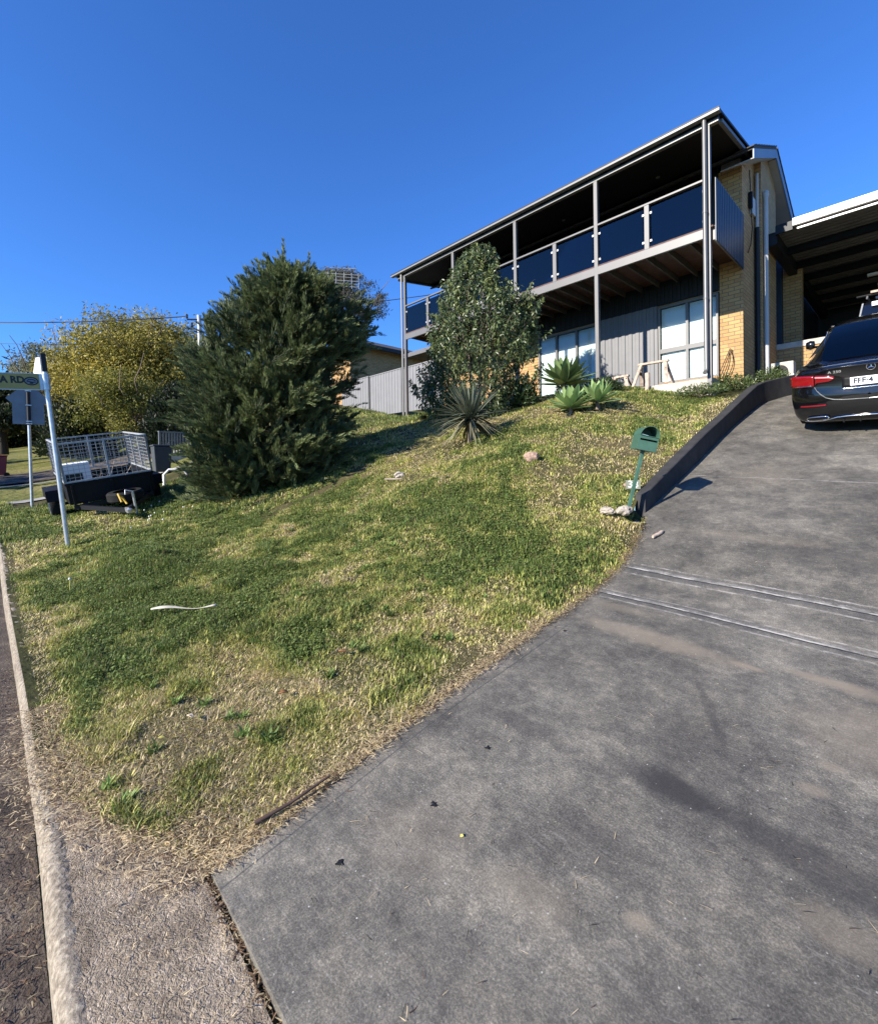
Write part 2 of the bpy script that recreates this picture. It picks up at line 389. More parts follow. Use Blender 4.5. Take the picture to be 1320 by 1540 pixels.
for x in np.linspace(-14.9, 20, 900):
    k0 = float(kerb_y(x)); z = float(kz(x)); j = float(vn(x * 14, 3, 1) - .5) * .010 + float(vn(x * 40, 3, 2) - .5) * .012
    gap = -.05 * math.exp(-((x + 3.02) / .018) ** 2) - .05 * math.exp(-((x + 6.3) / .02) ** 2)
    P.append([(x, k0 - .004, z - .2), (x, k0 + j * .2, z - .045 + gap), (x, k0 + .012 + j, z - .012 + gap + j * .4), (x, k0 + .030 + j, z + .004 + gap * .7), (x, k0 + .065, z + .003 + j * .5), (x, k0 + .085 + j * 1.5, z - .004), (x, k0 + .10, z - .10)])
mb = MB(); mb.grid(P); kerb = mb.build('kerb', M['kerb'], smooth=50); kerb['kind'] = 'structure'

m, nt, b = newmat('exposed_aggregate')
v = N(nt, 'ShaderNodeTexVoronoi', inp={'Scale': 120, 'Randomness': 1.0}); v2 = N(nt, 'ShaderNodeTexVoronoi', inp={'Scale': 45})
nz = N(nt, 'ShaderNodeTexNoise', inp={'Scale': 30, 'Detail': 3}); nt.links.new(pos_node(nt), nz.inputs[0])
vv = mixc(nt, .06, pos_node(nt), nz.outputs['Color'], 'ADD'); nt.links.new(vv, v.inputs['Vector']); nt.links.new(vv, v2.inputs['Vector'])
c = ramp(nt, v.outputs['Color'], [(.1, (.24, .20, .15)), (.35, (.33, .28, .21)), (.7, (.39, .335, .26)), (.92, (.54, .48, .39))])
f1 = noise(nt, 2.3, 6); f3 = noise(nt, 240, 2)
c = mixc(nt, .8, c, ramp(nt, noise(nt, 7, 7, rough=.7), [(.32, (.42, .38, .33)), (.5, (.9, .88, .85)), (.68, (1.35, 1.3, 1.2))]), 'MULTIPLY')
c = mixc(nt, .7, c, ramp(nt, f1, [(.3, (.5, .44, .38)), (.7, (1.15, 1.1, 1.05))]), 'MULTIPLY')
c = mixc(nt, .7, c, ramp(nt, f3, [(.3, (.4, .38, .36)), (.7, (1.2, 1.2, 1.2))]), 'MULTIPLY')
nt.links.new(c, b.inputs['Base Color']); b.inputs['Roughness'].default_value = .95
bump(nt, b, math_(nt, 'ADD', math_(nt, 'MULTIPLY', v.outputs['Distance'], -1.0), math_(nt, 'MULTIPLY', v2.outputs['Distance'], -.6)), .55, .006); M['agg'] = m
apron = grid_sheet('footway_apron', np.linspace(0, 1, 60), np.linspace(.140, .563, 12), lambda X, Y: kz(X) + .002 + (fbm(X * 4, Y * 4, 2) - .5) * .012, M['agg'], xf=lambda X, Y: -3.35 + X * 10)
dirt = grid_sheet('soil_gap', np.linspace(-2.2, 8, 60), [.54, .57, .60, .63], lambda X, Y: kz(X) - .022 + (vn(X * 20, Y * 20, 2) - .5) * .02, M['soil'])

# ------------------------------------------------------------------ driveway
m, nt, b = newmat('worn_driveway_paint')
pos = pos_node(nt); s = N(nt, 'ShaderNodeSeparateXYZ'); nt.links.new(pos, s.inputs[0])
big = noise(nt, .9, 7, rough=.6); mid = noise(nt, 4.5, 6, rough=.65); fine = noise(nt, 130, 5, rough=.8)
scr = noise(nt, 9, 5, stretch=(1, 16, 1)); scr2 = noise(nt, 26, 4, stretch=(1.2, 9, 1))
rot = N(nt, 'ShaderNodeMapping', vector_type='TEXTURE'); rot.inputs['Rotation'].default_value = (0, 0, R(-28)); rot.inputs['Scale'].default_value = (1, 1 / 4, 1)
nt.links.new(pos, rot.inputs[0]); brush = noise(nt, 55, 4, vec=rot.outputs[0], rough=.7)
c = ramp(nt, big, [(.3, (.070, .065, .055)), (.5, (.108, .100, .085)), (.68, (.162, .150, .126))])
c = mixc(nt, .8, c, ramp(nt, mid, [(.32, (.60, .60, .61)), (.5, (.95, .95, .95)), (.68, (1.45, 1.42, 1.36))]), 'MULTIPLY')
c = mixc(nt, .7, c, ramp(nt, noise(nt, 19, 7, rough=.75), [(.36, (.68, .68, .68)), (.52, (1, 1, 1)), (.66, (1.5, 1.46, 1.4))]), 'MULTIPLY')
c = mixc(nt, .12, c, ramp(nt, brush, [(.32, (.62, .62, .62)), (.52, (1, 1, 1)), (.68, (1.5, 1.48, 1.45))]), 'MULTIPLY')
c = mixc(nt, .62, c, ramp(nt, fine, [(.36, (.45, .45, .45)), (.5, (.95, .95, .95)), (.62, (2.1, 2.05, 1.95))]), 'MULTIPLY')
for ang_, sc_, st_, th_ in ((22, 30, .20, .64), (-35, 24, .17, .65), (75, 34, .17, .655), (5, 13, .18, .64), (50, 60, .2, .63), (110, 45, .18, .64)):   # scuffs and trowel scratches
    mp_ = N(nt, 'ShaderNodeMapping', vector_type='TEXTURE'); mp_.inputs['Rotation'].default_value = (0, 0, R(ang_)); mp_.inputs['Scale'].default_value = (1, 1 / 9, 1); mp_.inputs['Location'].default_value = (ang_, sc_, 0)
    nt.links.new(pos, mp_.inputs[0]); sn_ = noise(nt, sc_ * .55, 3, vec=mp_.outputs[0], rough=.6)
    c = mixc(nt, math_(nt, 'MULTIPLY', ramp(nt, sn_, [(th_, (0, 0, 0)), (th_ + .035, (1, 1, 1))]), st_), c, (.30, .28, .255))
c = mixc(nt, .16, c, ramp(nt, scr, [(.38, (.5, .5, .5)), (.55, (1.1, 1.1, 1.1)), (.66, (1.8, 1.75, 1.7))]), 'MULTIPLY')
def blob(cx, cy, sx, sy, ang=0, nzs=2.0, amp=.55):   # soft patch with a ragged edge
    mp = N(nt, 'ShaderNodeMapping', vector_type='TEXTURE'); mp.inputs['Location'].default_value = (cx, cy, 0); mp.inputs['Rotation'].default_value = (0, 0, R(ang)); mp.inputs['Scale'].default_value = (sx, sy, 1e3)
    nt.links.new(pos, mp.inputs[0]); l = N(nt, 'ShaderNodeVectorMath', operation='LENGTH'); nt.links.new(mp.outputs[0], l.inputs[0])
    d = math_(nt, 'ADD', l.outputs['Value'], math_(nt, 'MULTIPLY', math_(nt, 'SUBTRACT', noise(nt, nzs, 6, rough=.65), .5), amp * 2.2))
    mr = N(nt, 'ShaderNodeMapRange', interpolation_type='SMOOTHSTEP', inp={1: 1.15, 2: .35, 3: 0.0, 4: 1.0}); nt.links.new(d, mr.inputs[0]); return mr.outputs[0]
# tan patches where the paint has worn through, near the lower joint
for (cx, cy, sx, sy, a, st, nzs) in [(-1.35, 3.28, .62, .13, 0, .65, 6), (-.75, 3.28, .10, .035, 0, .85, 9), (-.40, 3.37, .24, .05, 2, .75, 8), (-.05, 3.35, .4, .09, 0, .6, 7), (-.15, 2.95, .38, .34, 10, .38, 5), (-.29, 2.63, .06, .035, 0, .5, 9), (-.33, 2.44, .06, .04, 10, .55, 9), (-.65, 1.49, .05, .035, 20, .6, 12), (-.19, 1.86, .14, .08, 0, .35, 7), (-.98, 1.32, .22, .10, 20, .28, 6), (-1.7, 3.6, .3, .08, 0, .35, 6), (-1.1, 5.2, .7, .10, 2, .22, 5), (-1.4, 6.9, .4, .5, 0, .22, 4), (-1.45, 1.2, .3, .2, 30, .18, 5)]:
    c = mixc(nt, math_(nt, 'MULTIPLY', blob(cx, cy, sx, sy, a, nzs), st), c, (.235, .195, .145))
for (cx, cy, sx, sy, a, st, nzs) in [(-.76, 2.09, .20, .12, -6, .85, 4), (-.24, 2.06, .44, .11, -4, .62, 4), (-1.43, 2.00, .32, .08, 6, .36, 4), (-.80, 2.72, .035, .34, 29, .38, 6), (-.74, 2.4, .26, .26, 20, .28, 5), (-.92, 1.68, .24, .07, 10, .32, 4), (-1.16, 5.8, .5, .2, 5, .32, 4), (-.54, 5.0, .6, .2, 3, .32, 4), (-1.0, 8.0, .3, .8, 0, .25, 3), (-1.0, 1.02, .35, .12, 20, .28, 5), (-1.6, 4.06, .3, .1, 5, .4, 5), (-.4, 1.2, .3, .2, 0, .3, 4)]:  # dark stains, plus a soft distant shadow painted into the colour
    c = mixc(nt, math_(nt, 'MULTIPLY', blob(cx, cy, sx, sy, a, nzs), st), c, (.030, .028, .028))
# saw-cut joints: grooves with chipped pale edges
wob = math_(nt, 'ADD', math_(nt, 'MULTIPLY', math_(nt, 'SUBTRACT', noise(nt, 1.1, 3), .5), .05), math_(nt, 'MULTIPLY', math_(nt, 'SUBTRACT', noise(nt, 30, 4), .5), .012))
yy = math_(nt, 'ADD', s.outputs[1], wob)
def line(y0, w, soft=None):
    d = math_(nt, 'ABSOLUTE', math_(nt, 'SUBTRACT', yy, y0)); mr = N(nt, 'ShaderNodeMapRange', inp={1: w, 2: w * .35, 3: 0.0, 4: 1.0}); nt.links.new(d, mr.inputs[0]); return mr.outputs[0]
chip = ramp(nt, noise(nt, 11, 7, rough=.8), [(.42, (0, 0, 0)), (.60, (1, 1, 1))])
chip2 = ramp(nt, noise(nt, 7, 4), [(.45, (.15, .15, .15)), (.6, (1, 1, 1))])
dark = None; grooves = None
for y0, dw in ((3.80, .075), (4.32, .095)):
    c = mixc(nt, math_(nt, 'MULTIPLY', line(y0, dw), .45), c, (.05, .05, .053))
    for dy, w, st in ((-dw * .95, .014, .5), (dw * .95, .011, .5), (dw * .3, .025, .35), (.008, .013, .7)):
        c = mixc(nt, math_(nt, 'MULTIPLY', math_(nt, 'MULTIPLY', line(y0 + dy, w), chip if dy != .008 else chip2), st), c, (.50, .47, .43))
    g = line(y0 - .004, .007); c = mixc(nt, g, c, (.012, .012, .012)); grooves = g if grooves is None else math_(nt, 'MAXIMUM', grooves, g)
c = mixc(nt, math_(nt, 'MULTIPLY', math_(nt, 'MULTIPLY', line(6.78, .012), chip), .6), c, (.40, .38, .35))
# trowelled border along the lawn and the street side
xx = math_(nt, 'ADD', s.outputs[0], math_(nt, 'MULTIPLY', wob, .3))
for x0 in (-1.88,):
    d = math_(nt, 'ABSOLUTE', math_(nt, 'SUBTRACT', xx, x0)); mr = N(nt, 'ShaderNodeMapRange', inp={1: .006, 2: .002, 3: 0.0, 4: 1.0}); nt.links.new(d, mr.inputs[0])
    lim = N(nt, 'ShaderNodeMapRange', inp={1: 3.3, 2: 3.0, 3: 0.0, 4: .7}); nt.links.new(s.outputs[1], lim.inputs[0])
    c = mixc(nt, math_(nt, 'MULTIPLY', mr.outputs[0], lim.outputs[0]), c, (.045, .045, .045))
eb = N(nt, 'ShaderNodeMapRange', inp={1: -1.90, 2: -1.985, 3: 0.0, 4: .55}); nt.links.new(s.outputs[0], eb.inputs[0])
lim = N(nt, 'ShaderNodeMapRange', inp={1: 2.6, 2: 2.2, 3: 0.0, 4: 1.0}); nt.links.new(s.outputs[1], lim.inputs[0])
c = mixc(nt, math_(nt, 'MULTIPLY', math_(nt, 'MULTIPLY', eb.outputs[0], lim.outputs[0]), chip2), c, (.30, .26, .23))
# small pale specks
vs_ = N(nt, 'ShaderNodeTexVoronoi', inp={'Scale': 26}); nt.links.new(pos, vs_.inputs['Vector'])
sp = N(nt, 'ShaderNodeMapRange', inp={1: .10, 2: .05, 3: 0.0, 4: .8}); nt.links.new(vs_.outputs['Distance'], sp.inputs[0])
c = mixc(nt, math_(nt, 'MULTIPLY', sp.outputs[0], chip), c, (.5, .48, .44))
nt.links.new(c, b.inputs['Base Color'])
nt.links.new(ramp(nt, mid, [(.3, (.55, .55, .55)), (.7, (.8, .8, .8))]), b.inputs['Roughness'])
b.inputs['Specular IOR Level'].default_value = .35
hh = math_(nt, 'ADD', math_(nt, 'MULTIPLY', brush, .08), math_(nt, 'ADD', math_(nt, 'MULTIPLY', fine, .5), math_(nt, 'MULTIPLY', scr2, .10)))
hh = math_(nt, 'SUBTRACT', hh, math_(nt, 'MULTIPLY', grooves, 2.0))
bump(nt, b, hh, .6, .010); M['drive'] = m
def drive_z(X, Y): return zd(X, Y) + (fbm(X * .8, Y * .8, 12) - .5) * .03 * sst(.6, 1.2, Y)
dys = np.concatenate([np.linspace(.585, 12, 190), np.linspace(12.3, 30, 40)])
mbp = MB(); Pg = []
for y in dys:
    e = float(edgeX(y)); row = [(e - .003 if False else e, y, float(drive_z(e, y)) - .07)]
    for t in np.linspace(0, 1, 46): x = e + (2.85 - e) * t; row.append((x, y, float(drive_z(x, y))))
    Pg.append(row)
front = [[(p[0], p[1] + .001, p[2] - .07) for p in Pg[0]]]
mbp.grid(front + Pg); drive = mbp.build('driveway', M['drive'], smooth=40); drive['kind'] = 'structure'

# footpath and kerb line of the side street at the corner
m, nt, b = newmat('pale_path'); nt.links.new(ramp(nt, noise(nt, 3, 5), [(.3, (.20, .19, .17)), (.7, (.33, .31, .28))]), b.inputs['Base Color']); b.inputs['Roughness'].default_value = .9; M['path'] = m
def strip(name, pts, w, mat, dz=.02):
    P = []
    for i, (x, y) in enumerate(pts):
        d = Vector(pts[min(i + 1, len(pts) - 1)]) - Vector(pts[max(i - 1, 0)]); d = Vector((d[0], d[1])).normalized(); n = Vector((-d.y, d.x))
        P.append([(x + n.x * w * t, y + n.y * w * t, float(zl(x + n.x * w * t, y + n.y * w * t, False)) + dz) for t in np.linspace(-.5, .5, 5)])
    mb = MB(); mb.grid(P); o = mb.build(name, mat, smooth=True); o['kind'] = 'structure'; return o
strip('footpath', [(-14.9 - .25 * math.sin(t * 1.2) - .10 * t, -3 + t * .8) for t in np.linspace(0, 10, 20)], .45, M['path'])
strip('side_road_kerb', [(-19.0, -6 + i) for i in range(30)], .22, M['path'], .05)
strip('side_road', [(-22.2, -6 + i) for i in range(34)], 4.2, M['road'], .02)

# ================================================================== GRASS
GX = []
def blades(px, py, L, W, lean, col, z=None, up=1.0, zoff=0):
    n = len(px); th = rng.random(n) * 2 * PI; dx, dy = np.cos(th), np.sin(th)
    bx, by = -dy, dx; z0 = (zl(px, py) if z is None else z) + zoff
    # lean: 0 upright .. 1 lying flat
    h = L * np.sqrt(np.clip(1 - lean ** 2, .01, 1)) * up; r = L * lean
    V = np.empty((n, 5, 3))
    for k, (t, w, hh) in enumerate(((0, .5, 0), (0, -.5, 0), (.42, .42, .58), (.42, -.42, .58), (1, 0, 1))):
        V[:, k, 0] = px + dx * r * t + bx * W * w; V[:, k, 1] = py + dy * r * t + by * W * w; V[:, k, 2] = z0 + h * hh - .004
    c = np.repeat(col[:, None, :], 5, 1) * np.array([.8, .8, .98, .98, 1.1])[None, :, None]  # shade at the blade's foot put into the vertex colour, tip brighter
    base = np.arange(n)[:, None] * 5
    return V.reshape(-1, 3), base + np.array([[0, 1, 3, 2]]), base + np.array([[2, 3, 4]]), c.reshape(-1, 3)
def cat_blades(parts):
    V = []; Q = []; T = []; Cc = []; off = 0
    for v, q, t, c in parts:
        V.append(v); Q.append(q + off); T.append(t + off); Cc.append(c); off += len(v)
    return np.concatenate(V), np.concatenate(Q), np.concatenate(T), np.concatenate(Cc)
lush = np.array([.088, .132, .030]); mid_ = np.array([.25, .29, .070]); yel = np.array([.50, .47, .125]); straw = np.array([.62, .50, .30]); brown = np.array([.21, .135, .08])
def patch(px, py, x, y, sx, sy): return np.exp(-(((px - x) / sx) ** 2 + ((py - y) / sy) ** 2))
def dryness(px, py):
    d = (fbm(px * .55, py * .8, 21, 4) - .5) * 1.7 + (fbm(px * 2.4, py * 2.4, 31, 3) - .5) * 1.5 + (fbm(px * 9, py * 9, 33, 2) - .5) * .9 + .42
    d = d + .34 * sst(4.2, 5.8, py) * sst(-9, -6.5, px)
    d = d + .65 * patch(px, py, -5.1, 1.55, .55, .22) + .42 * patch(px, py, -2.75, .8, .45, .38) + .40 * patch(px, py, -2.2, .75, .30, .30) + .13 * sst(-4.0, -3.3, px) * sst(1.9, 1.2, py) + .20 * patch(px, py, -3.2, .95, .4, .3) - .25 * patch(px, py, -2.7, 1.7, .7, .4)
    d = d + .5 * np.exp(-((px - edgeX(py)) / .16) ** 2) + .25 * sst(.32, .2, py)
    d = d + .4 * patch(px, py, -5.8, 2.7, .9, .3) + .3 * patch(px, py, -4.2, 2.6, .6, .35) + .25 * patch(px, py, -5.2, 5.2, .8, .5)
    d = d - .75 * patch(px, py, -6.3, 1.25, 1.5, .5) - .35 * patch(px, py, -4.6, .6, .8, .3) - .5 * patch(px, py, -4.1, 1.35, .7, .35) - .40 * patch(px, py, -5.0, 4.1, 1.6, .5) - .35 * patch(px, py, -3.3, 2.2, .6, .6)
    d = d - .30 * patch(px, py, -3.7, 4.4, .7, .6) - .6 * patch(px, py, -3.2, 9.6, .5, 1.0) - .4 * sst(-8.6, -10.5, px)
    return np.clip(d, 0, 1)
def grass_col(px, py):
    d = dryness(px, py); n = len(px); r = np.clip(d + rng.normal(0, .24, n), 0, 1)[:, None]
    c = np.where(r < .38, lush + (mid_ - lush) * (r / .38), np.where(r < .68, mid_ + (yel - mid_) * ((r - .38) / .30), yel + (straw - yel) * ((r - .68) / .32)))
    c = c * (1 - .45 * patch(px, py, -2.6, .75, .7, .4)[:, None] * (rng.random(n) < .55)[:, None])
    k = rng.random(n)[:, None]; c = np.where(k < .06, brown * (.6 + rng.random((n, 1)) * .8), c)
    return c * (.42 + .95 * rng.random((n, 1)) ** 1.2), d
parts = []
def sow(n, x0, x1, y0, y1, L, W, lean0=.35, dens=None):
    px = x0 + (x1 - x0) * rng.random(n); py = y0 + (y1 - y0) * rng.random(n)
    keep = (px < edgeX(py) + .02 * rng.random(n) - .0)
    lim = .15 + koff(px) + .06 * rng.random(n)                      # kerb side edge, ragged
    lim = np.where(px > -3.0, lim + (px + 3.0) * .46 + (rng.random(n) - .5) * .12, lim)
    keep &= py > lim
    keep &= ~((py > 10.45) & (px > -12.6)); keep &= ~((py > 5.35) & (px > -2.40))
    px, py = px[keep], py[keep]; n = len(px)
    c, d = grass_col(px, py)
    tuft = fbm(px * 4.2, py * 4.2, 41, 3); clump = np.clip((tuft - .2) * 2.2, .6, 1.3)
    bare = d > .93; kp = ~(bare & (rng.random(n) < .35)); px, py, c, d, clump = px[kp], py[kp], c[kp], d[kp], clump[kp]; n = len(px)
    l = L * (.5 + .9 * rng.random(n)) * clump * (1.12 - .45 * d); w = W * (.6 + .8 * rng.random(n))
    lean = np.clip(lean0 + .48 * d + rng.normal(0, .27, n), .05, .985)
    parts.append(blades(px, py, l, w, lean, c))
sow(170000, -3.9, -1.95, .15, 1.5, .062, .0044, .68)
sow(260000, -5.8, -1.95, .15, 3.2, .060, .0052, .60)
sow(210000, -8.8, -4.5, .12, 3.0, .056, .0068, .5)
sow(170000, -7.2, -1.95, 2.4, 5.6, .056, .0078, .4)
sow(190000, -8.8, -2.2, 5.0, 10.5, .062, .0105, .4)
sow(120000, -13.8, -7.6, .12, 6.0, .070, .0120, .35)
sow(45000, -15.2, -7.9, -3.0, .2, .075, .012, .35)
sow(30000, -17.5, -8, 5.5, 12.6, .09, .016)
sow(14000, -8.2, -3.2, .0, .24, .062, .0055, .6)
sow(9000, -5.8, -1.95, .15, 3.2, .105, .0045, .72)
sow(9000, -8.8, -2.2, 2.5, 10.2, .11, .0075, .6)
for cx_, cy_, n_w, r_w in [(float(rng.uniform(-8.5, -2.4)), float(rng.uniform(.35, 5.0)), 26, .06) for _ in range(230)]:      # broad leaved weeds in rosettes
    if cx_ > float(edgeX(cy_)) - .1: continue
    px = cx_ + rng.normal(0, .012, n_w); py = cy_ + rng.normal(0, .012, n_w); wc = (np.array([.14, .20, .05]) * rng.uniform(.6, 1.5))[None] * (.7 + .6 * rng.random((n_w, 1)))
    parts.append(blades(px, py, r_w * (.6 + .9 * rng.random(n_w)), .011 * (.7 + .7 * rng.random(n_w)), np.clip(rng.normal(.72, .15, n_w), .3, .97), wc))
V_, Q_, T_, C_ = cat_blades(parts)
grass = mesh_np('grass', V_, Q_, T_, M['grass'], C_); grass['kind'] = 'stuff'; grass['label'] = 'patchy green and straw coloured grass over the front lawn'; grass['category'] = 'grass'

# clover and other broad leaves in the lush patches
def clover(n, x0, x1, y0, y1, sz):
    px = x0 + (x1 - x0) * rng.random(n); py = y0 + (y1 - y0) * rng.random(n)
    k = (px < edgeX(py)) & (py > .3) & (dryness(px, py) + (fbm(px * 1.6, py * 1.6, 61) - .5) * 1.0 + rng.normal(0, .14, n) < .16) & ~((py > 10.4)) & ~((py > 5.35) & (px > -2.4))
    px, py = px[k], py[k]; n = len(px); z = zl(px, py) + .02 + .035 * rng.random(n)
    a = rng.random(n) * 2 * PI; s = sz * (.6 + .8 * rng.random(n)); tx = rng.normal(0, .35, n); ty = rng.normal(0, .35, n) - .25
    V = np.empty((n, 4, 3))
    for i in range(4):
        ox = np.cos(a + i * PI / 2) * s * (1 if i % 2 else .75); oy = np.sin(a + i * PI / 2) * s * (1 if i % 2 else .75)
        V[:, i] = np.stack([px + ox, py + oy, z - ox * tx - oy * ty], 1)
    c = (lush * .85 + (mid_ - lush) * rng.random((n, 1)) * .6) * (.5 + .8 * rng.random((n, 1)))
    return V.reshape(-1, 3), np.arange(n)[:, None] * 4 + np.arange(4)[None], np.repeat(c, 4, 0)
cl = [clover(70000, -8.5, -3.0, .3, 3, .0085), clover(60000, -7.5, -2.3, 2.5, 6, .010), clover(50000, -8.5, -2.4, 5.5, 10.4, .014), clover(40000, -13, -7.5, .3, 6, .016)]
Vc = np.concatenate([c[0] for c in cl]); off = np.cumsum([0] + [len(c[0]) for c in cl[:-1]])
cv = mesh_np('clover', Vc, np.concatenate([c[1] + o for c, o in zip(cl, off)]), None, M['grass'], np.concatenate([c[2] for c in cl]))
tag(cv, 'low dark green clover growing through the lawn', 'clover', kind='stuff')

# dry litter: clippings on the lawn's edges, the gap, the apron and the gutter
def litter(n, xf, yf, zf, L, W, cols):
    px = xf(n); py = yf(px); c = np.array(cols)[rng.integers(0, len(cols), len(px))] * (.6 + .8 * rng.random((len(px), 1)))
    L_ = L * (.4 + rng.random(len(px))); return blades(px, py, L_, W * (.6 + .8 * rng.random(len(px))), np.clip(rng.normal(.96, .04, len(px)), .8, .999), c, z=zf(px, py) + .006 + .008 * rng.random(len(px)), up=.35)
U = lambda a, b: (lambda n: a + (b - a) * rng.random(n))
strawc = [straw, straw * 1.2, straw * .7, brown, brown * .5]
LT = []
LT.append(litter(9000, U(-3.9, -1.97), lambda x: .20 + np.maximum(0, (x + 3.0)) * .42 + rng.normal(0, .11, len(x)), lambda x, y: np.maximum(kz(x), zl(x, y)), .035, .0035, strawc))
LT.append(litter(2600, U(-2.1, 2), lambda x: .575 + rng.normal(0, .018, len(x)), lambda x, y: kz(x) - .005 + 0 * y, .04, .004, [brown, brown * .5, straw * .7]))
LT.append(litter(1000, U(-2.9, -.6), lambda x: .24 + .3 * rng.random(len(x)), lambda x, y: kz(x) + .004 + 0 * y, .022, .0025, [straw, straw * 1.2, brown * .6]))
yy_ = .6 + 4.5 * rng.random(9000)
LT.append((lambda y: blades(edgeX(y) + rng.normal(-.01, .035, len(y)), y, .032 * (.5 + rng.random(len(y))), .004 + 0 * y, np.full(len(y), .95), np.array(strawc)[rng.integers(0, 5, len(y))], z=np.maximum(drive_z(edgeX(y), y), zl(edgeX(y), y)) + .012, up=.4))(yy_))
LT.append(litter(3600, U(-5, 1), lambda x: .08 - np.abs(rng.normal(0, .22, len(x))), lambda x, y: kz(x) - .122 + .02 * sst(.0, -3, y), .030, .0045, [brown, brown * .5, brown * .3, straw * .6]))
LT.append(litter(700, U(-1.9, 2.2), lambda x: .8 + 6.0 * rng.random(len(x)) ** 1.5, drive_z, .045, .0022, [straw * 1.2, straw, brown * .5, np.array([.03, .025, .02])]))
V_, Q_, T_, C_ = cat_blades(LT)
lt = mesh_np('dry_litter', V_, Q_, T_, M['grass'], C_); tag(lt, 'dry grass clippings and twigs scattered on the concrete edges', 'litter', kind='stuff')

# ================================================================== HOUSE
house = thing('brick_house', 'two storey cream brick house with dark glass balcony over charcoal posts', 'house', (-8, 12.3, 1.7))
def hb(name, mat, boxes, bevel=0, smooth=False):
    mb = MB()
    for b in boxes: mb.box(*b)
    return mb.build(name, mat, house, bevel=bevel, smooth=smooth)
ridgeY, ridgeZ, sl = 14.25, 7.91, .45
def roofz(y): return ridgeZ - sl * abs(y - ridgeY)
# walls
mb = MB()
mb.box(-3.34, -2.867, 12.4, 12.62, 1.0, roofz(12.4) - .2)                          # front pier
poly = [(12.62, 1.0), (12.62, roofz(12.62) - .2), (13.5, roofz(13.5) - .2), (13.5, 1.0)]
mb.prism(poly, lambda y, z: (-3.1, y, z), lambda y, z: (-2.867, y, z))
mb.build('wall', M['brick'], house)
mb = MB()
poly = [(13.515, 1.0), (13.515, roofz(13.515) - .2), (14.25, roofz(14.25) - .2), (15.1, roofz(15.1) - .2), (15.1, 1.0)]
mb.prism(poly, lambda y, z: (-3.2, y, z), lambda y, z: (-2.733, y, z)); mb.build('wall', M['brick'], house)
mb = MB(); mb.box(-12.4, -3.345, 12.42, 12.6, 1.2, 4.5); mb.box(-12.4, -12.2, 12.62, 16.5, 1.2, 6.9); mb.build('wall', M['brick'], house)
mb = MB(); mb.box(-2.84, -2.41, 16.6, 16.85, 1.9, 5.9); mb.build('wall', M['brick'], house)
mb = MB(); mb.box(-2.85, -1.2, 15.2, 15.37, 1.8, 3.055); mb.build('low_wall', M['brick'], house)
hb('wall_cap', M['concrete'], [(-2.87, -1.17, 15.165, 15.39, 3.058, 3.21)], bevel=.008)
hb('rear_wall', M['navy'], [(-3.22, -3.0, 15.12, 20.5, 1.9, 6.6)])
hb('side_door', M['navy'], [(-3.05, -2.845, 16.45, 16.57, 1.9, 6.2)])
hb('garage_side_wall', M['dark'], [(-2.9, -2.78, 16.86, 22.5, 1.9, 5.9)])
hb('eave_infill', M['greyply'], [(-3.3, -2.9, 12.45, 12.6, 6.6, 7.05)])
# cladding
mb = MB()
def corr(mb, x0, x1, y, z0, z1, pitch=.19):
    xs = []; x = x0
    while x < x1 - .01:
        for t, d in ((0, 0), (.40, 0), (.47, .018), (.93, .018)):
            if x + t * pitch < x1: xs.append((x + t * pitch, d))
        x += pitch
    xs.append((x1, 0)); mb.grid([[(x, y - d, z0) for x, d in xs], [(x, y - d, z1) for x, d in xs]])
corr(mb, -6.35, -4.74, 12.36, 1.76, 4.13); mb.build('cladding', M['siding'], house)
mb = MB(); corr(mb, -8.36, -3.345, 12.37, 4.14, 4.6); mb.box(-9.5, -3.345, 12.375, 12.41, 4.135, 4.6); mb.build('cladding', M['dark'], house)
mb = MB(); mb.box(-12.4, -3.345, 12.42, 12.6, 4.52, 7.15); corr(mb, -12.4, -3.345, 12.415, 4.78, 7.1); mb.build('upper_wall', M['dark'], house)
for x in (-11.3, -8.6, -5.6):
    f = hb('sliding_door', M['black'], [(x - 1.0, x - .93, 12.33, 12.40, 4.8, 6.9), (x + .93, x + 1.0, 12.33, 12.40, 4.8, 6.9), (x - .03, x + .03, 12.33, 12.40, 4.8, 6.85), (x - .925, x + .925, 12.33, 12.40, 6.855, 6.93)])
    q = MB(); q.box(x - .925, x + .925, 12.36, 12.37, 4.8, 6.85); q.build('pane', M['carglass'], f)
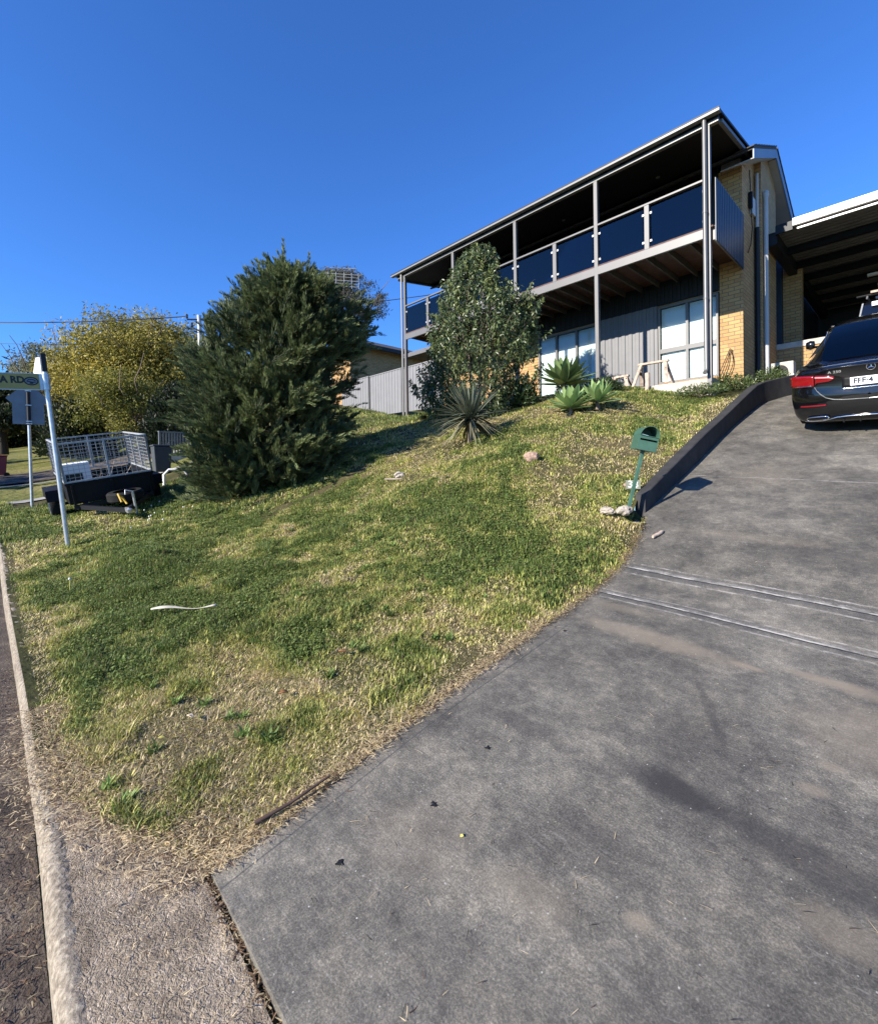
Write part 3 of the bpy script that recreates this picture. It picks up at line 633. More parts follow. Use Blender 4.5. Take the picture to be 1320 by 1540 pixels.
# brick sill course and concrete slab
mb = MB(); mb.box(-4.72, -3.345, 12.28, 12.415, 1.76, 2.105); mb.build('sill_wall', M['brick'], house)
hb('slab', M['concrete'], [(-12.6, -2.93, 10.44, 12.27, 1.15, 1.775)], bevel=.012)
def window(x0, x1, z0, z1, muls, transom, y=12.3):
    w = MB(); t = .045
    w.box(x0, x0 + t, y, y + .08, z0, z1); w.box(x1 - t, x1, y, y + .08, z0, z1)
    w.box(x0 + t, x1 - t, y, y + .08, z0, z0 + t); w.box(x0 + t, x1 - t, y, y + .08, z1 - t, z1)
    for m_ in muls: w.box(m_ - .03, m_ + .03, y + .002, y + .078, z0 + t, z1 - t)
    ed = [x0 + t] + sum([[m_ - .03, m_ + .03] for m_ in muls], []) + [x1 - t]
    for i in range(0, len(ed), 2):
        if transom: w.box(ed[i], ed[i + 1], y + .004, y + .076, transom - .055, transom + .055)
    fr = w.build('window', M['steel'], house)
    g = MB(); g.box(x0 + t, x1 - t, y + .035, y + .040, z0 + t, z1 - t); g.build('pane', M['pane'], fr)
    b_ = MB()
    for i in range(0, len(ed), 2): b_.box(ed[i] + .012, ed[i + 1] - .012, y + .085, y + .088, z0 + t, z1 - t - .01)
    b_.build('blind', M['blind'], fr)
window(-4.71, -3.35, 2.11, 4.06, [-4.03], 2.93)
window(-8.34, -6.37, 1.80, 4.06, [-7.70, -7.03], None)
hb('wall', M['dark'], [(-4.715, -3.345, 12.40, 12.415, 2.1, 4.1)])
# posts
PX = [-2.964, -5.345, -7.70, -10.08, -12.44]
for i, x in enumerate(PX):
    w = .045 if i else .042
    hb('balcony_post', M['steel'], [(x - w, x + w, 10.30, 10.39, 1.50 if i else 1.6, 6.735)], bevel=.004)
RX = [-4.167, -6.47, -8.87, -11.27]
for x in RX: hb('rail_post', M['steel'], [(x - .05, x + .05, 10.305, 10.375, 4.733, 5.683)], bevel=.003)
hb('deck_beam', M['steel'], [(-12.392, -3.01, 10.302, 10.36, 4.545, 4.73)], bevel=.003)
xs = sorted(PX)
for a, b_ in zip(xs[:-1], xs[1:]):
    hb('handrail', M['steel'], [(a + .048, b_ - .048, 10.30, 10.375, 5.685, 5.725)], bevel=.003)
allp = sorted(PX + RX)
for a, b_ in zip(allp[:-1], allp[1:]):
    x0, x1 = a + .085, b_ - .085
    g = hb('glass_panel', M['tint'], [(x0, x1, 10.34, 10.35, 4.775, 5.625)])
    for x in (x0 - .028, x1 - .022):
        for z in (4.90, 5.50): q = MB(); q.box(x, x + .05, 10.322, 10.366, z - .025, z + .025); q.build('clamp', M['galvmatt'], g, bevel=.004)
# deck
hb('deck_floor', M['deckwood'], [(-12.5, -3.345, 10.312, 12.415, 4.7325, 4.765), (-3.344, -2.88, 10.312, 12.397, 4.7325, 4.765)])
for k in range(21):
    x = -3.35 - k * .445; hb('joist', M['joist'], [(x - .02, x + .02, 10.365, 12.33, 4.575, 4.730)])
hb('side_screen', M['navy'], [(-2.862, -2.848, 10.395, 12.395, 4.47, 5.715)])
mb = MB(); corr(mb, 0, 2.0, 0, 4.475, 5.71, .12)
mb.v = [(-2.846 + (-v[1]) * .5, 10.395 + v[0], v[2]) for v in mb.v]; mb.build('side_screen', M['navy'], house)
hb('deck_edge', M['steel'], [(-2.905, -2.866, 10.395, 12.39, 4.50, 4.73)])
# verandah roof
def rz(y): return 6.775 + .135 * (y - 10.3)
mb = MB(); mb.prism([(10.18, 6.905), (10.18, 6.86), (12.68, 6.86 + .34), (12.68, 6.905 + .34)], lambda y, z: (-12.98, y, z), lambda y, z: (-2.72, y, z)); mb.build('verandah_roof', M['dark'], house)
mb = MB(); mb.prism([(10.41, rz(10.41)), (12.41, rz(12.41)), (12.41, rz(12.41) + .03), (10.41, rz(10.41) + .03)], lambda y, z: (-12.9, y, z), lambda y, z: (-2.80, y, z)); mb.build('verandah_ceiling', M['soffit'], house)
hb('verandah_beam', M['gutter'], [(-12.80, -2.77, 10.30, 10.40, 6.737, 6.795)])
hb('verandah_beam', M['dark'], [(-12.80, -2.77, 10.315, 10.385, 6.797, 6.86)])
mb = MB()   # gutter: a shallow open channel
for x0, x1 in ((-12.99, -2.71),):
    mb.prism([(10.15, 6.833), (10.15, 6.882), (10.16, 6.882), (10.16, 6.843), (10.27, 6.843), (10.27, 6.833)], lambda y, z: (x0, y, z), lambda y, z: (x1, y, z))
mb.build('gutter', M['gutter'], house, bevel=.002)
hb('gutter_lip', M['dark'], [(-12.99, -2.71, 10.145, 10.175, 6.8825, 6.908)])
for xe, nm in ((-2.76, 'side_beam'), (-12.86, 'side_beam')):
    mb = MB(); mb.prism([(10.405, 6.735), (12.66, 6.735 + .305), (12.66, 6.805 + .305), (10.405, 6.805)], lambda y, z: (xe - .035, y, z), lambda y, z: (xe + .035, y, z)); mb.build(nm, M['steel'], house)
for x in (-4.41, -6.97, -9.6):
    q = MB(); q.tube([(x, 11.6, rz(11.6) + .002), (x, 11.6, rz(11.6) - .012)], .05, 14); q.build('downlight', M['gutter'], house, smooth=40)
# downpipes
def pipe(name, pts, r, mat): q = MB(); q.tube(pts, r, 14); return q.build(name, mat, house, smooth=50)
M['pipe'] = paint('downpipe_paint', (.10, .098, .095), .35, .08, 5)
pipe('downpipe', [(-2.998, 10.23, 6.85), (-2.998, 10.23, 1.93), (-3.0, 10.21, 1.87), (-3.0, 10.14, 1.84)], .040, M['pipe'])
for z in (3.3, 5.0): q = MB(); q.tube([(-2.998, 10.23, z), (-2.998, 10.23, z + .04)], .046, 14); q.build('pipe_bracket', M['pipe'], house, smooth=50)
pipe('downpipe', [(-12.52, 10.25, 6.85), (-12.52, 10.25, 1.7)], .035, M['gutter'])
pipe('vent_pipe', [(-2.675, 13.70, 2.2), (-2.675, 13.70, 6.55)], .05, M['pvc']); q = MB(); q.lathe([(0, 6.70), (.03, 6.70), (.066, 6.66), (.066, 6.58), (.05, 6.52)], (-2.675, 13.70, 0)); q.build('pipe_cap', M['pvc'], house, smooth=60)
pipe('conduit', [(-2.80, 13.44, 5.75), (-2.80, 13.44, 7.05)], .035, M['pvc']); pipe('downpipe', [(-2.80, 13.43, 1.8), (-2.80, 13.43, 5.75)], .052, M['dark'])
pipe('service_cable', [(-2.84, 12.95, 6.95), (-2.83, 12.95, 6.6), (-2.82, 12.9, 6.35), (-2.82, 12.95, 6.1), (-2.81, 13.02, 5.6), (-2.83, 12.96, 5.2), (-2.84, 12.75, 4.95)], .010, M['black'])
hb('meter_box', M['pvc'], [(-2.866, -2.79, 13.02, 13.25, 5.95, 6.35)], bevel=.01); hb('cable_anchor', M['black'], [(-2.862, -2.78, 12.90, 12.98, 6.05, 6.42)], bevel=.01)
# gable roof
X0, X1 = -12.95, -2.55
def slab_roof(y0, y1, t0, t1, x0, x1, mat, nm):
    mb = MB(); mb.prism([(y0, roofz(y0) + t0), (y1, roofz(y1) + t0), (y1, roofz(y1) + t1), (y0, roofz(y0) + t1)], lambda y, z: (x0, y, z), lambda y, z: (x1, y, z)); return mb.build(nm, mat, house)
slab_roof(12.0, ridgeY, -.03, .03, X0, X1, M['tile'], 'roof'); slab_roof(ridgeY, 17.6, -.03, .03, X0, X1, M['tile'], 'roof')
mb = MB()
for y0, y1, n in ((11.95, 14.2, 9), (14.3, 17.6, 13)):
    for k in range(n):
        y = y0 + (y1 - y0) * k / n; ya = y0 + (y1 - y0) * (k + 1) / n
        mb.prism([(y, roofz(y) + .03), (ya, roofz(ya) + .03), (ya, roofz(ya) + .05 + .02 * (y0 < 14.2) ), (y, roofz(y) + .05 + .02 * (y0 > 14.2))], lambda a, z: (X1 - .35, a, z), lambda a, z: (X1 + .02, a, z))
mb.build('roof_tiles', M['tile'], house)
q = MB(); q.tube([(X0, ridgeY, ridgeZ + .0), (X1 - .05, ridgeY, ridgeZ + .0)], .07, 10); q.build('ridge_cap', M['tile'], house, smooth=60)
for a, c_ in ((12.0, ridgeY), (ridgeY, 17.6)):
    mb = MB(); mb.prism([(a, roofz(a) - .24), (c_, roofz(c_) - .24), (c_, roofz(c_) - .032), (a, roofz(a) - .032)], lambda y, z: (X1 - .02, y, z), lambda y, z: (X1 + .005, y, z)); mb.build('bargeboard', M['bluefascia'], house)
    slab_roof(a + .02, c_, -.235, -.215, -3.2, X1 - .022, M['greyply'], 'eave_lining')
house_end = hb('end_fascia', M['bluefascia'], [(-3.2, X1 + .004, 17.61, 17.63, roofz(17.6) - .24, roofz(17.6))])

# ================================================================== CARPORT
cp = thing('carport', 'open carport with white front fascia and dark ribbed underside beside the brick house', 'carport', (0, 16, 1.7))
def cb(name, mat, boxes, bevel=0):
    mb = MB()
    for b in boxes: mb.box(*b)
    return mb.build(name, mat, cp, bevel=bevel)
M['ceil'] = paint('carport_underside', (.11, .105, .10), .6, .2, 3)
mb = MB(); corr(mb, 0, 9.0, 0, -2.72, 3.9, .2); mb.v = [(v[2], 13.95 + v[0], 5.72 - v[1] * 1.2) for v in mb.v]; mb.build('roof_sheet', M['ceil'], cp)
cb('fascia', M['white'], [(-2.18, 3.95, 13.86, 13.93, 5.71, 5.88)], .004); cb('fascia', M['white'], [(-2.10, 3.95, 13.90, 13.945, 5.615, 5.655)], .003)
cb('fascia_cap', M['dark'], [(-2.52, -2.183, 13.88, 13.93, 5.63, 5.84)])
cb('edge_beam', M['dark'], [(-2.70, -2.50, 13.97, 22.5, 5.42, 5.715)])
for k in range(6): cb('purlin', M['black'], [(-2.515, 3.9, 15.15 + 1.25 * k, 15.27 + 1.25 * k, 5.53, 5.69)])
cb('back_wall', M['dark'], [(-3.0, 3.95, 22.5, 22.6, 1.7, 5.75)])
cb('side_wall', M['dark'], [(3.90, 3.98, 17.5, 22.48, 1.6, 5.7)])
for y in (14.1, 17.4): cb('carport_post', M['dark'], [(3.80, 3.90, y - .05, y + .05, 1.2, 5.7)])
cb('batten_light', M['white'], [(-1.15, .1, 18.3, 18.42, 5.40, 5.47)], .005); cb('smoke_alarm', M['white'], [(-1.0, -.9, 19.6, 19.7, 5.40, 5.52)], .01)

# ================================================================== RETAINING WALL
rw = [(-2.27, 5.49, -.33), (-2.27, 6.68, .11), (-2.27, 7.74, .50), (-2.27, 8.87, .88), (-2.27, 10.08, 1.31), (-2.265, 10.8, 1.56), (-2.23, 11.13, 1.65), (-2.15, 11.5, 1.735), (-2.03, 11.85, 1.81), (-1.85, 12.35, 1.92), (-1.7, 12.7, 2.0)]
P1 = [Vector(p) for p in rw]; A = []; B = []
for i, p in enumerate(P1):
    d = P1[min(i + 1, len(P1) - 1)] - P1[max(i - 1, 0)]; n = Vector((-d.y, d.x, 0)).normalized()
    A.append(p); B.append(p + n * (.12 if i == 0 else .15))
mb = MB(); rows = []
for a, b_ in zip(A, B): rows.append([(a.x, a.y, float(zd(a.x, a.y)) - .2), (a.x, a.y, a.z - .01), (a.x - .01, a.y, a.z), (b_.x + .01, b_.y, b_.z), (b_.x, b_.y, b_.z - .01), (b_.x, b_.y, float(zd(a.x, a.y)) - .2)])
mb.grid(rows); mb.add(rows[0], [(5, 4, 3, 2, 1, 0)]); mb.add(rows[-1], [(0, 1, 2, 3, 4, 5)])
rwall = mb.build('retaining_wall', M['wallpaint'], smooth=35)
tag(rwall, 'low dark painted retaining wall curving up the left side of the driveway', 'retaining wall')
# earth held behind the wall, round its end
# rocks at the wall's foot
def rock(name, c, s, mat, label, group=None, seed=0):
    me = bpy.data.meshes.new(name); import bmesh
    bm = bmesh.new(); bmesh.ops.create_icosphere(bm, subdivisions=3, radius=1)
    rr = np.random.default_rng(seed); o3 = rr.random(3) * 50
    for v in bm.verts:
        q = v.co; k = .55 + .7 * float(fbm(q.x * 1.6 + o3[0], q.y * 1.6 + q.z * 1.9 + o3[1], seed)) + .35 * float(fbm(q.x * 5 + o3[0], q.y * 5 + q.z * 5 + o3[1], seed) - .5) ; v.co = Vector((q.x * s[0], q.y * s[1], q.z * s[2])) * k
    bm.to_mesh(me); bm.free(); me.materials.append(mat); o = bpy.data.objects.new(name, me); C.objects.link(o); o.location = c; o.rotation_euler = (0, 0, seed * 1.3)
    tag(o, label, 'rock', group); return o
rock('rock', (-2.36, 5.12, -.49), (.10, .09, .06), M['stone'], 'pale crumbly rock at the foot of the green letterbox post', seed=1)
rock('rock', (-2.52, 5.06, -.50), (.11, .08, .05), M['stone'], 'pale flat rock on the grass left of the letterbox post', seed=2)
rock('rock', (-2.30, 5.30, -.66), (.08, .06, .04), M['brownstone'], 'dark broken rock in front of the retaining wall end', seed=3)
rock('rock', (-4.15, 5.88, float(zl(-4.15, 5.88)) + .05), (.14, .09, .10), M['brownstone'], 'brown upright rock in the middle of the lawn slope', seed=5)
rock('rock', (-6.05, 4.85, float(zl(-6.05, 4.85)) + .03), (.12, .09, .07), M['stone'], 'pale rock on the lawn below the tree shadow', seed=6)
rock('rock', (-2.55, 5.75, float(zl(-2.5, 5.75)) + .02), (.10, .09, .05), M['brownstone'], 'small brown rock in the grass behind the letterbox', seed=7)
sp_ = MB(); sp_.box(-.17, .17, -.015, .015, -.01, .01); s_ = sp_.build('timber_stake', M['oldwood']); s_.location = (-6.02, 4.72, float(zl(-6.02, 4.72)) + .05); s_.rotation_euler = (0, 0, .9); tag(s_, 'short pale stick in front of the rock below the tree shadow', 'stick')

# ================================================================== LETTERBOX
up = (Vector((-2.22, 5.34, .24)) - Vector((-2.38, 5.25, -.52))).normalized()
lb = thing('letterbox', 'green metal letterbox with round paper holder on a leaning post', 'letterbox', (-2.385, 5.25, -.56))
fy = Vector((-.646, .757, 0)); fy = (fy - up * fy.dot(up)).normalized(); fx = fy.cross(up)
lb.matrix_world = Matrix(((fx.x, fy.x, up.x, -2.385), (fx.y, fy.y, up.y, 5.25), (fx.z, fy.z, up.z, -.56), (0, 0, 0, 1)))
def lpart(name, mb, mat, **k): return mb.build(name, mat, lb, local=True, **k)
q = MB(); q.box(-.019, .019, -.019, .019, 0, .80); lpart('post', q, M['green'], bevel=.003)
w2, d0, d1, zb, zt = .105, -.12, .13, .765, .925
q = MB(); t = .004
q.box(-w2, w2, d0, d1, zb, zb + t); q.box(-w2, -w2 + t, d0, d1, zb + t, zt); q.box(w2 - t, w2, d0, d1, zb + t, zt); q.box(-w2 + t, w2 - t, d1 - t, d1, zb + t, zt)
q.box(-w2 + t, w2 - t, d0, d0 + t, zb + t, zb + .108); q.box(-w2 + t, -w2 + .012, d0, d0 + t, zb + .108, zb + .128); q.box(w2 - .012, w2 - t, d0, d0 + t, zb + .108, zb + .128); q.box(-w2 + t, w2 - t, d0, d0 + t, zb + .128, zt)
lpart('box', q, M['green'])
q = MB(); q.box(-w2, w2, d0 - .012, d1, zt + .001, zt + .006); lpart('tray', q, M['green'])
q = MB(); arc = [(w2 * math.cos(a), w2 * 1.05 * math.sin(a) + zt + .006) for a in np.linspace(0, PI, 15)]; arc2 = [(x * .965, (z - zt - .006) * .965 + zt + .006) for x, z in arc]
q.grid([[(x, d0 - .015, z) for x, z in arc2], [(x, d0 - .015, z) for x, z in arc], [(x, d1, z) for x, z in arc], [(x, d1, z) for x, z in arc2], [(x, d0 - .015, z) for x, z in arc2]])
q.add([(x, d1 - .006, z) for x, z in arc2], [tuple(range(15))]); lpart('paper_holder', q, M['green'], smooth=40)
q = MB(); q.bar((-.09, d0 - .008, zt + .012), (-.02, d0 - .008, zt + .006), .012, .005); lpart('latch', q, M['chrome'])

def text(body, size, mat, mtx, name='lettering', parent=None, ext=.001, align='CENTER', sx=1.0, bold=0.0):
    cu = bpy.data.curves.new(name, 'FONT'); cu.body = body; cu.size = size; cu.extrude = ext; cu.align_x = align; cu.align_y = 'CENTER'; cu.resolution_u = 3; cu.offset = bold
    o = bpy.data.objects.new(name, cu); C.objects.link(o); dg = bpy.context.evaluated_depsgraph_get()
    me = bpy.data.meshes.new_from_object(o.evaluated_get(dg)); bpy.data.objects.remove(o)
    o = bpy.data.objects.new(name, me); C.objects.link(o); me.materials.clear(); me.materials.append(mat)
    me.transform(Matrix.Diagonal((sx, 1, 1, 1)));
    if parent is not None: o.parent = parent
    o.matrix_local = mtx; return o
def basis(x, y, z, loc): return Matrix(((x[0], y[0], z[0], loc[0]), (x[1], y[1], z[1], loc[1]), (x[2], y[2], z[2], loc[2]), (0, 0, 0, 1)))
# house number leaning on the grass behind the post
M['numplate'] = paint('number_board', (.15, .16, .12), .6, .25, 20)
npl = thing('house_number', 'small weathered house number sign standing in the grass behind the letterbox', 'number sign', (-2.47, 5.62, float(zl(-2.47, 5.62)) + .03))
npl.rotation_euler = (0, 0, R(24))
q = MB(); q.box(-.085, .085, -.004, .004, .02, .13); q.build('board', M['numplate'], npl, local=True); q = MB(); q.box(-.008, .008, .005, .015, -.12, .12); q.build('stake', M['oldwood'], npl, local=True)
text('38', .12, M['blind'], basis((1, 0, 0), (0, 0, 1), (0, -1, 0), (.0, -.006, .075)), parent=npl, ext=.0015)

# wooden log on the driveway edge
q = MB(); n_ = 9; pts = [(-.095 + .19 * i / (n_ - 1), .004 * math.sin(i), 0) for i in range(n_)]; q.tube(pts, [.012, .018, .016, .019, .016, .018, .020, .018, .012], 12)
lg = q.build('wood_offcut', M['oldwood'], smooth=50); lg.location = (-1.93, 4.98, float(drive_z(-1.93, 4.98)) + .024); lg.rotation_euler = (0, -.25, R(78)); tag(lg, 'short pale stick of wood lying on the driveway edge', 'stick')

# ================================================================== SAWHORSES, STUMP, HOSE
def sawhorse(label, cx, cy, z0, L, H, rz_, W=.26):
    t = thing('sawhorse', label, 'sawhorse', (cx, cy, z0), (0, 0, rz_), 'timber trestles under the balcony')
    q = MB(); q.box(-L / 2, L / 2, -.045, .045, H - .045, H); q.build('top_rail', M['oldwood'], t, local=True, bevel=.004)
    for sx in (-1, 1):
        for sy in (-1, 1):
            q = MB(); q.bar((sx * (L / 2 - .07), sy * .03, H - .05), (sx * (L / 2 + .03), sy * W, 0), .075, .03); q.build('leg', M['oldwood'], t, local=True, bevel=.003)
        q = MB(); q.bar((sx * (L / 2 - .035), -W * .45, H * .6), (sx * (L / 2 - .035), W * .45, H * .6), .02, .07); q.build('brace', M['darkwood'], t, local=True)
sawhorse('taller weathered timber sawhorse standing under the balcony by the window', -4.22, 10.72, 1.80, .66, .56, .05)
sawhorse('lower weathered timber sawhorse standing beside the balcony post', -4.97, 10.72, 1.86, .40, .30, -.05, .17)
q = MB(); q.tube([(0, 0, -.1), (0.01, 0, .12), (0, .01, .30)], [.055, .05, .052], 9); st = q.build('timber_stump', M['oldwood'], smooth=50); st.location = (-4.22, 10.38, 1.76); tag(st, 'short upright wooden post end in the grass before the sawhorses', 'post')
q = MB()
for k, (a, b_, c_) in enumerate(((-3.36, 2.1, .25), (-3.28, 2.05, .12), (-3.20, 2.0, .02))):
    pts = [(-3.12 + .02 * k, 12.36, 2.72 - .02 * k)]
    for t in np.linspace(.15, 1, 9): pts.append((-3.12 + (a + 3.12) * t + (.10 * math.sin(t * PI)) * (k > 0) * (1 if k == 2 else .4), 12.36 - .05 * t, 2.72 + (b_ - 2.72) * t))
    q.tube(pts, .009, 6)
hz = q.build('garden_hose', M['black'], smooth=60); tag(hz, 'thin dark hose loops hanging on the sunlit brick pier', 'hose')
# air conditioner
ac = thing('air_conditioner', 'pale air conditioner unit standing beside the brick side wall', 'air conditioner', (-2.42, 13.95, 1.76))
q = MB(); q.box(-.25, .25, -.15, .15, .25, .72); q.build('casing', M['concrete'], ac, local=True, bevel=.01)
q = MB(); q.lathe([(.19, 0), (.19, .012), (.17, .012)], (-.02, -.155, .48), 'y'); q.lathe([(.0, .0), (.175, .0)], (-.02, -.152, .48), 'y'); q.build('fan_guard', M['black'], ac, local=True)
q = MB(); q.box(-.2, -.14, -.1, .1, -.1, .249); q.box(.14, .2, -.1, .1, -.1, .249); q.build('stand', M['dark'], ac, local=True)
q = MB(); q.tube([(-2.02, 12.75, 1.6), (-2.02, 12.75, 2.0)], .03, 10); o = q.build('standpipe', M['white'], smooth=60); tag(o, 'short white pipe standing beyond the end of the retaining wall', 'pipe')
# low shrubs behind the wall are grown with the plants

# ================================================================== FENCE, NEIGHBOURS
def panel_fence(name, label, x0, y, n, w, zfun, h, mat):
    t = thing(name, label, 'fence', (x0, y, float(zfun(x0))))
    for i in range(n):
        a = x0 - i * w; b_ = a - w; za, zb_ = zfun(a), zfun(b_)
        q = MB(); corr(q, 0, w - .06, 0, .05, h, .2); q.v = [(a - .03 - v[0], y + v[1], v[2] + (za + zb_) / 2) for v in q.v]; q.build('panel', mat, t)
        q = MB(); q.box(b_ + .03, a - .03, y - .03, y + .03, (za + zb_) / 2 + h, (za + zb_) / 2 + h + .04); q.build('rail', mat, t)
        q = MB(); q.box(a - .029, a + .029, y - .035, y + .03, za - .3, (za + zb_) / 2 + h + .03); q.build('fence_post', M['dark'], t)
    return t
panel_fence('metal_fence', 'grey corrugated metal fence left of the balcony', -12.95, 12.55, 3, 2.42, lambda x: 2.5 + (x + 20) * -.01, 1.9, M['fence'])
nb = thing('brick_house', 'neighbouring brick house with tiled roof behind the metal fence', 'house', (-22, 16, 2.6))
q = MB(); q.box(-30, -21.45, 13.9, 24, 1.5, 6.95); q.build('wall', M['brick'], nb)
ex0, ex1, ey0, ey1, ez = -30.6, -20.9, 13.35, 24.6, 6.95
q = MB(); rx0, rx1, ry_, rzz = -26.6, -24.9, 19, 9.4
V8 = [(ex0, ey0, ez), (ex1, ey0, ez), (ex1, ey1, ez), (ex0, ey1, ez), (rx1, 17.4, rzz), (rx1, 20.6, rzz)]
V8[4] = ((ex0 + ex1) / 2, 17.6, 8.75); V8[5] = ((ex0 + ex1) / 2, 20.4, 8.75)
q.add(V8, [(0, 1, 4), (1, 2, 5, 4), (2, 3, 5), (3, 0, 4, 5), (3, 2, 1, 0)]); q.build('roof', M['tile'], nb)
q = MB(); q.box(ex1 - .03, ex1 + .09, ey0, ey1, ez - .22, ez - .02); q.box(ex0, ex1 - .031, ey0 - .1, ey0 + .03, ez - .22, ez - .02); q.build('gutter', M['dark'], nb)
f_ = MB(); f_.box(-25, -23.4, 13.86, 13.92, 4.6, 6.0); fr = f_.build('window', M['white'], nb); f_ = MB(); f_.box(-24.9, -23.5, 13.84, 13.855, 4.7, 5.9); f_.build('pane', M['carglass'], fr)
# small lean-to roof and post seen under the balcony's far end
lt_ = thing('patio_roof', 'low patio roof on a grey post beyond the balcony far end', 'patio roof', (-16, 13.4, 2.6))
q = MB(); q.box(-15.9, -12.8, 13.0, 13.08, 4.95, 5.13); q.build('fascia', M['steel'], lt_); q = MB(); q.box(-15.9, -12.8, 13.085, 15.5, 5.08, 5.12); q.build('roof_sheet', M['ceil'], lt_)
q = MB(); q.box(-15.75, -15.63, 13.0, 13.08, 2.3, 4.945); q.build('post', M['steel'], lt_); q = MB(); q.box(-15.9, -12.8, 15.51, 15.6, 2.2, 5.1); q.build('wall', M['brick'], lt_)

# tall aerial on the neighbour's roof
an = thing('television_aerial', 'large lattice television aerial on a mast above the conifer', 'aerial', (-25.3, 16, 8.6))
q = MB(); q.tube([(-25.3, 16, 8.2), (-25.3, 16, 12.0)], .022, 8); q.build('mast', M['dark'], an)
sx, sy = .525, .85; q = MB()
def ap(a, z): return (-25.3 + (a - .2) * sx, 16 + (a - .2) * sy, 12.1 + z)
for z in (-.38, -.02, .38): q.bar(ap(-1.15, z), ap(1.15, z), .024, .024)
for a in (-1.15, -.72, -.25, .25, .72, 1.15): q.bar(ap(a, -.5), ap(a, .5), .024, .024)
for a in (-.95, -.5, 0, .5, .95):
    for z in (-.2, .2): q.bar(ap(a - .2, z), ap(a + .2, z), .02, .02)
q.build('grid', M['galvmatt'], an); q = MB(); q.bar(ap(-.6, .72), ap(1.0, .78), .04, .03)
for a in np.linspace(-.5, .9, 8): q.bar((ap(a, .75)[0] - .12, ap(a, .75)[1] + .08, ap(a, .75)[2]), (ap(a, .75)[0] + .12, ap(a, .75)[1] - .08, ap(a, .75)[2]), .012, .012)
q.build('dipole', M['galvmatt'], an)

# power pole and wires
pp = thing('power_pole', 'grey power pole standing clear of the golden tree, left of the conifer', 'power pole', (-21.6, 6.4, 1.0), (0, 0, 0))
q = MB(); q.tube([(-21.75, 6.55, .5), (-21.66, 6.41, 6.88)], [.12, .085], 12); q.build('pole', M['galvmatt'], pp, smooth=50)
q = MB(); q.bar((-21.85, 5.98, 6.66), (-21.55, 6.55, 6.70), .05, .05); q.build('crossarm', M['dark'], pp)
for (a, b_, c_) in ((-21.85, 5.98, 6.80), (-21.78, 6.15, 6.45)): q = MB(); q.lathe([(0, -.10), (.04, -.09), (.05, -.03), (.035, 0), (.05, .04), (.03, .09), (0, .10)], (a, b_, c_), n=10); q.build('insulator', M['black'], pp, smooth=50)
def wire(label, a, b_, sag, r=.012):
    a = Vector(a); b_ = Vector(b_); q = MB(); q.tube([a.lerp(b_, t) - Vector((0, 0, sag * 4 * t * (1 - t))) for t in np.linspace(0, 1, 26)], r, 6)
    o = q.build('power_line', M['black'], smooth=60); tag(o, label, 'wire', 'overhead wires'); return o
wire('upper overhead wire running left from the power pole across the trees', (-21.85, 6.0, 6.80), (-36.0, -6.9, 7.9), .42, .022)
wire('thinner lower overhead wire running left from the power pole', (-21.8, 6.1, 5.7), (-36.0, -6.9, 6.9), .3, .009)
wire('overhead service wire between the power pole and the balcony', (-21.6, 6.5, 6.75), (-12.0, 12.38, 6.62), .10, .013)

# block retaining wall and railing, white cottage, bins by the far side
bw = thing('block_wall', 'pale concrete block wall with a dark slatted railing beyond the trailer', 'wall', (-17.6, 4.4, .3))
q = MB(); q.box(-17.5, -17.2, 3.75, 5.6, -.2, .62); q.build('blocks', M['concrete'], bw, bevel=.01)
q = MB()
for y in np.arange(3.85, 5.6, .085): q.box(-17.37, -17.33, y, y + .04, .72, 1.40)
q.box(-17.38, -17.32, 3.8, 5.6, 1.402, 1.44); q.box(-17.38, -17.32, 3.8, 5.6, .66, .718)
for y in (3.8, 5.5): q.box(-17.315, -17.26, y, y + .05, .622, 1.44)
q.build('railing', M['fence'], bw)
ct = thing('white_cottage', 'white gabled cottage glimpsed between the golden tree and the conifer', 'house', (-39, 9, 2.9))
q = MB(); q.box(-45, -39, 7.6, 14, 1.5, 5.6); q.build('wall', M['siding'], ct); q = MB(); q.prism([(7.0, 5.5), (10.6, 7.2), (14.4, 5.5)], lambda y, z: (-45.4, y, z), lambda y, z: (-38.7, y, z)); q.build('roof', M['siding'], ct)
q = MB(); q.bar((-38.66, 7.0, 5.5), (-38.66, 10.6, 7.2), .12, .25); q.bar((-38.66, 10.6, 7.2), (-38.66, 14.4, 5.5), .12, .25); q.build('bargeboard', M['white'], ct)
q = MB(); q.box(-38.99, -38.6, 7.65, 9.0, 3.6, 5.4); q.build('bay_window', M['white'], ct)
def bin_(label, x, y, mat, s=1.0):
    z = float(zl(x, y, False)); t = thing('wheelie_bin', label, 'bin', (x, y, z))
    q = MB(); q.add([(a * .24 * s * k, b_ * .28 * s * k, h * s) for h, k in ((0.08, .8), (.95, 1.0)) for a, b_ in ((-1, -1), (1, -1), (1, 1), (-1, 1))], [(0, 3, 2, 1), (4, 5, 6, 7), (0, 1, 5, 4), (1, 2, 6, 5), (2, 3, 7, 6), (3, 0, 4, 7)]); q.build('bin_body', mat, t, local=True, bevel=.02)
    q = MB(); q.box(-.27 * s, .27 * s, -.31 * s, .31 * s, .955 * s, 1.01 * s); q.build('lid', mat, t, local=True, bevel=.02)
    for sx_ in (-1, 1): q = MB(); q.lathe([(0, -.03), (.1 * s, -.03), (.1 * s, .03), (0, .03)], (sx_ * .22 * s, .26 * s, .1 * s), 'x', 14); q.build('wheel', M['rubber'], t, local=True)
bin_('dark red wheelie bin at the left edge under the dark tree', -23.8, .0, M['redbin'], .8)
bin_('grey wheelie bin standing behind the trailer tub', -15.4, 3.45, M['bluebin'], .85)
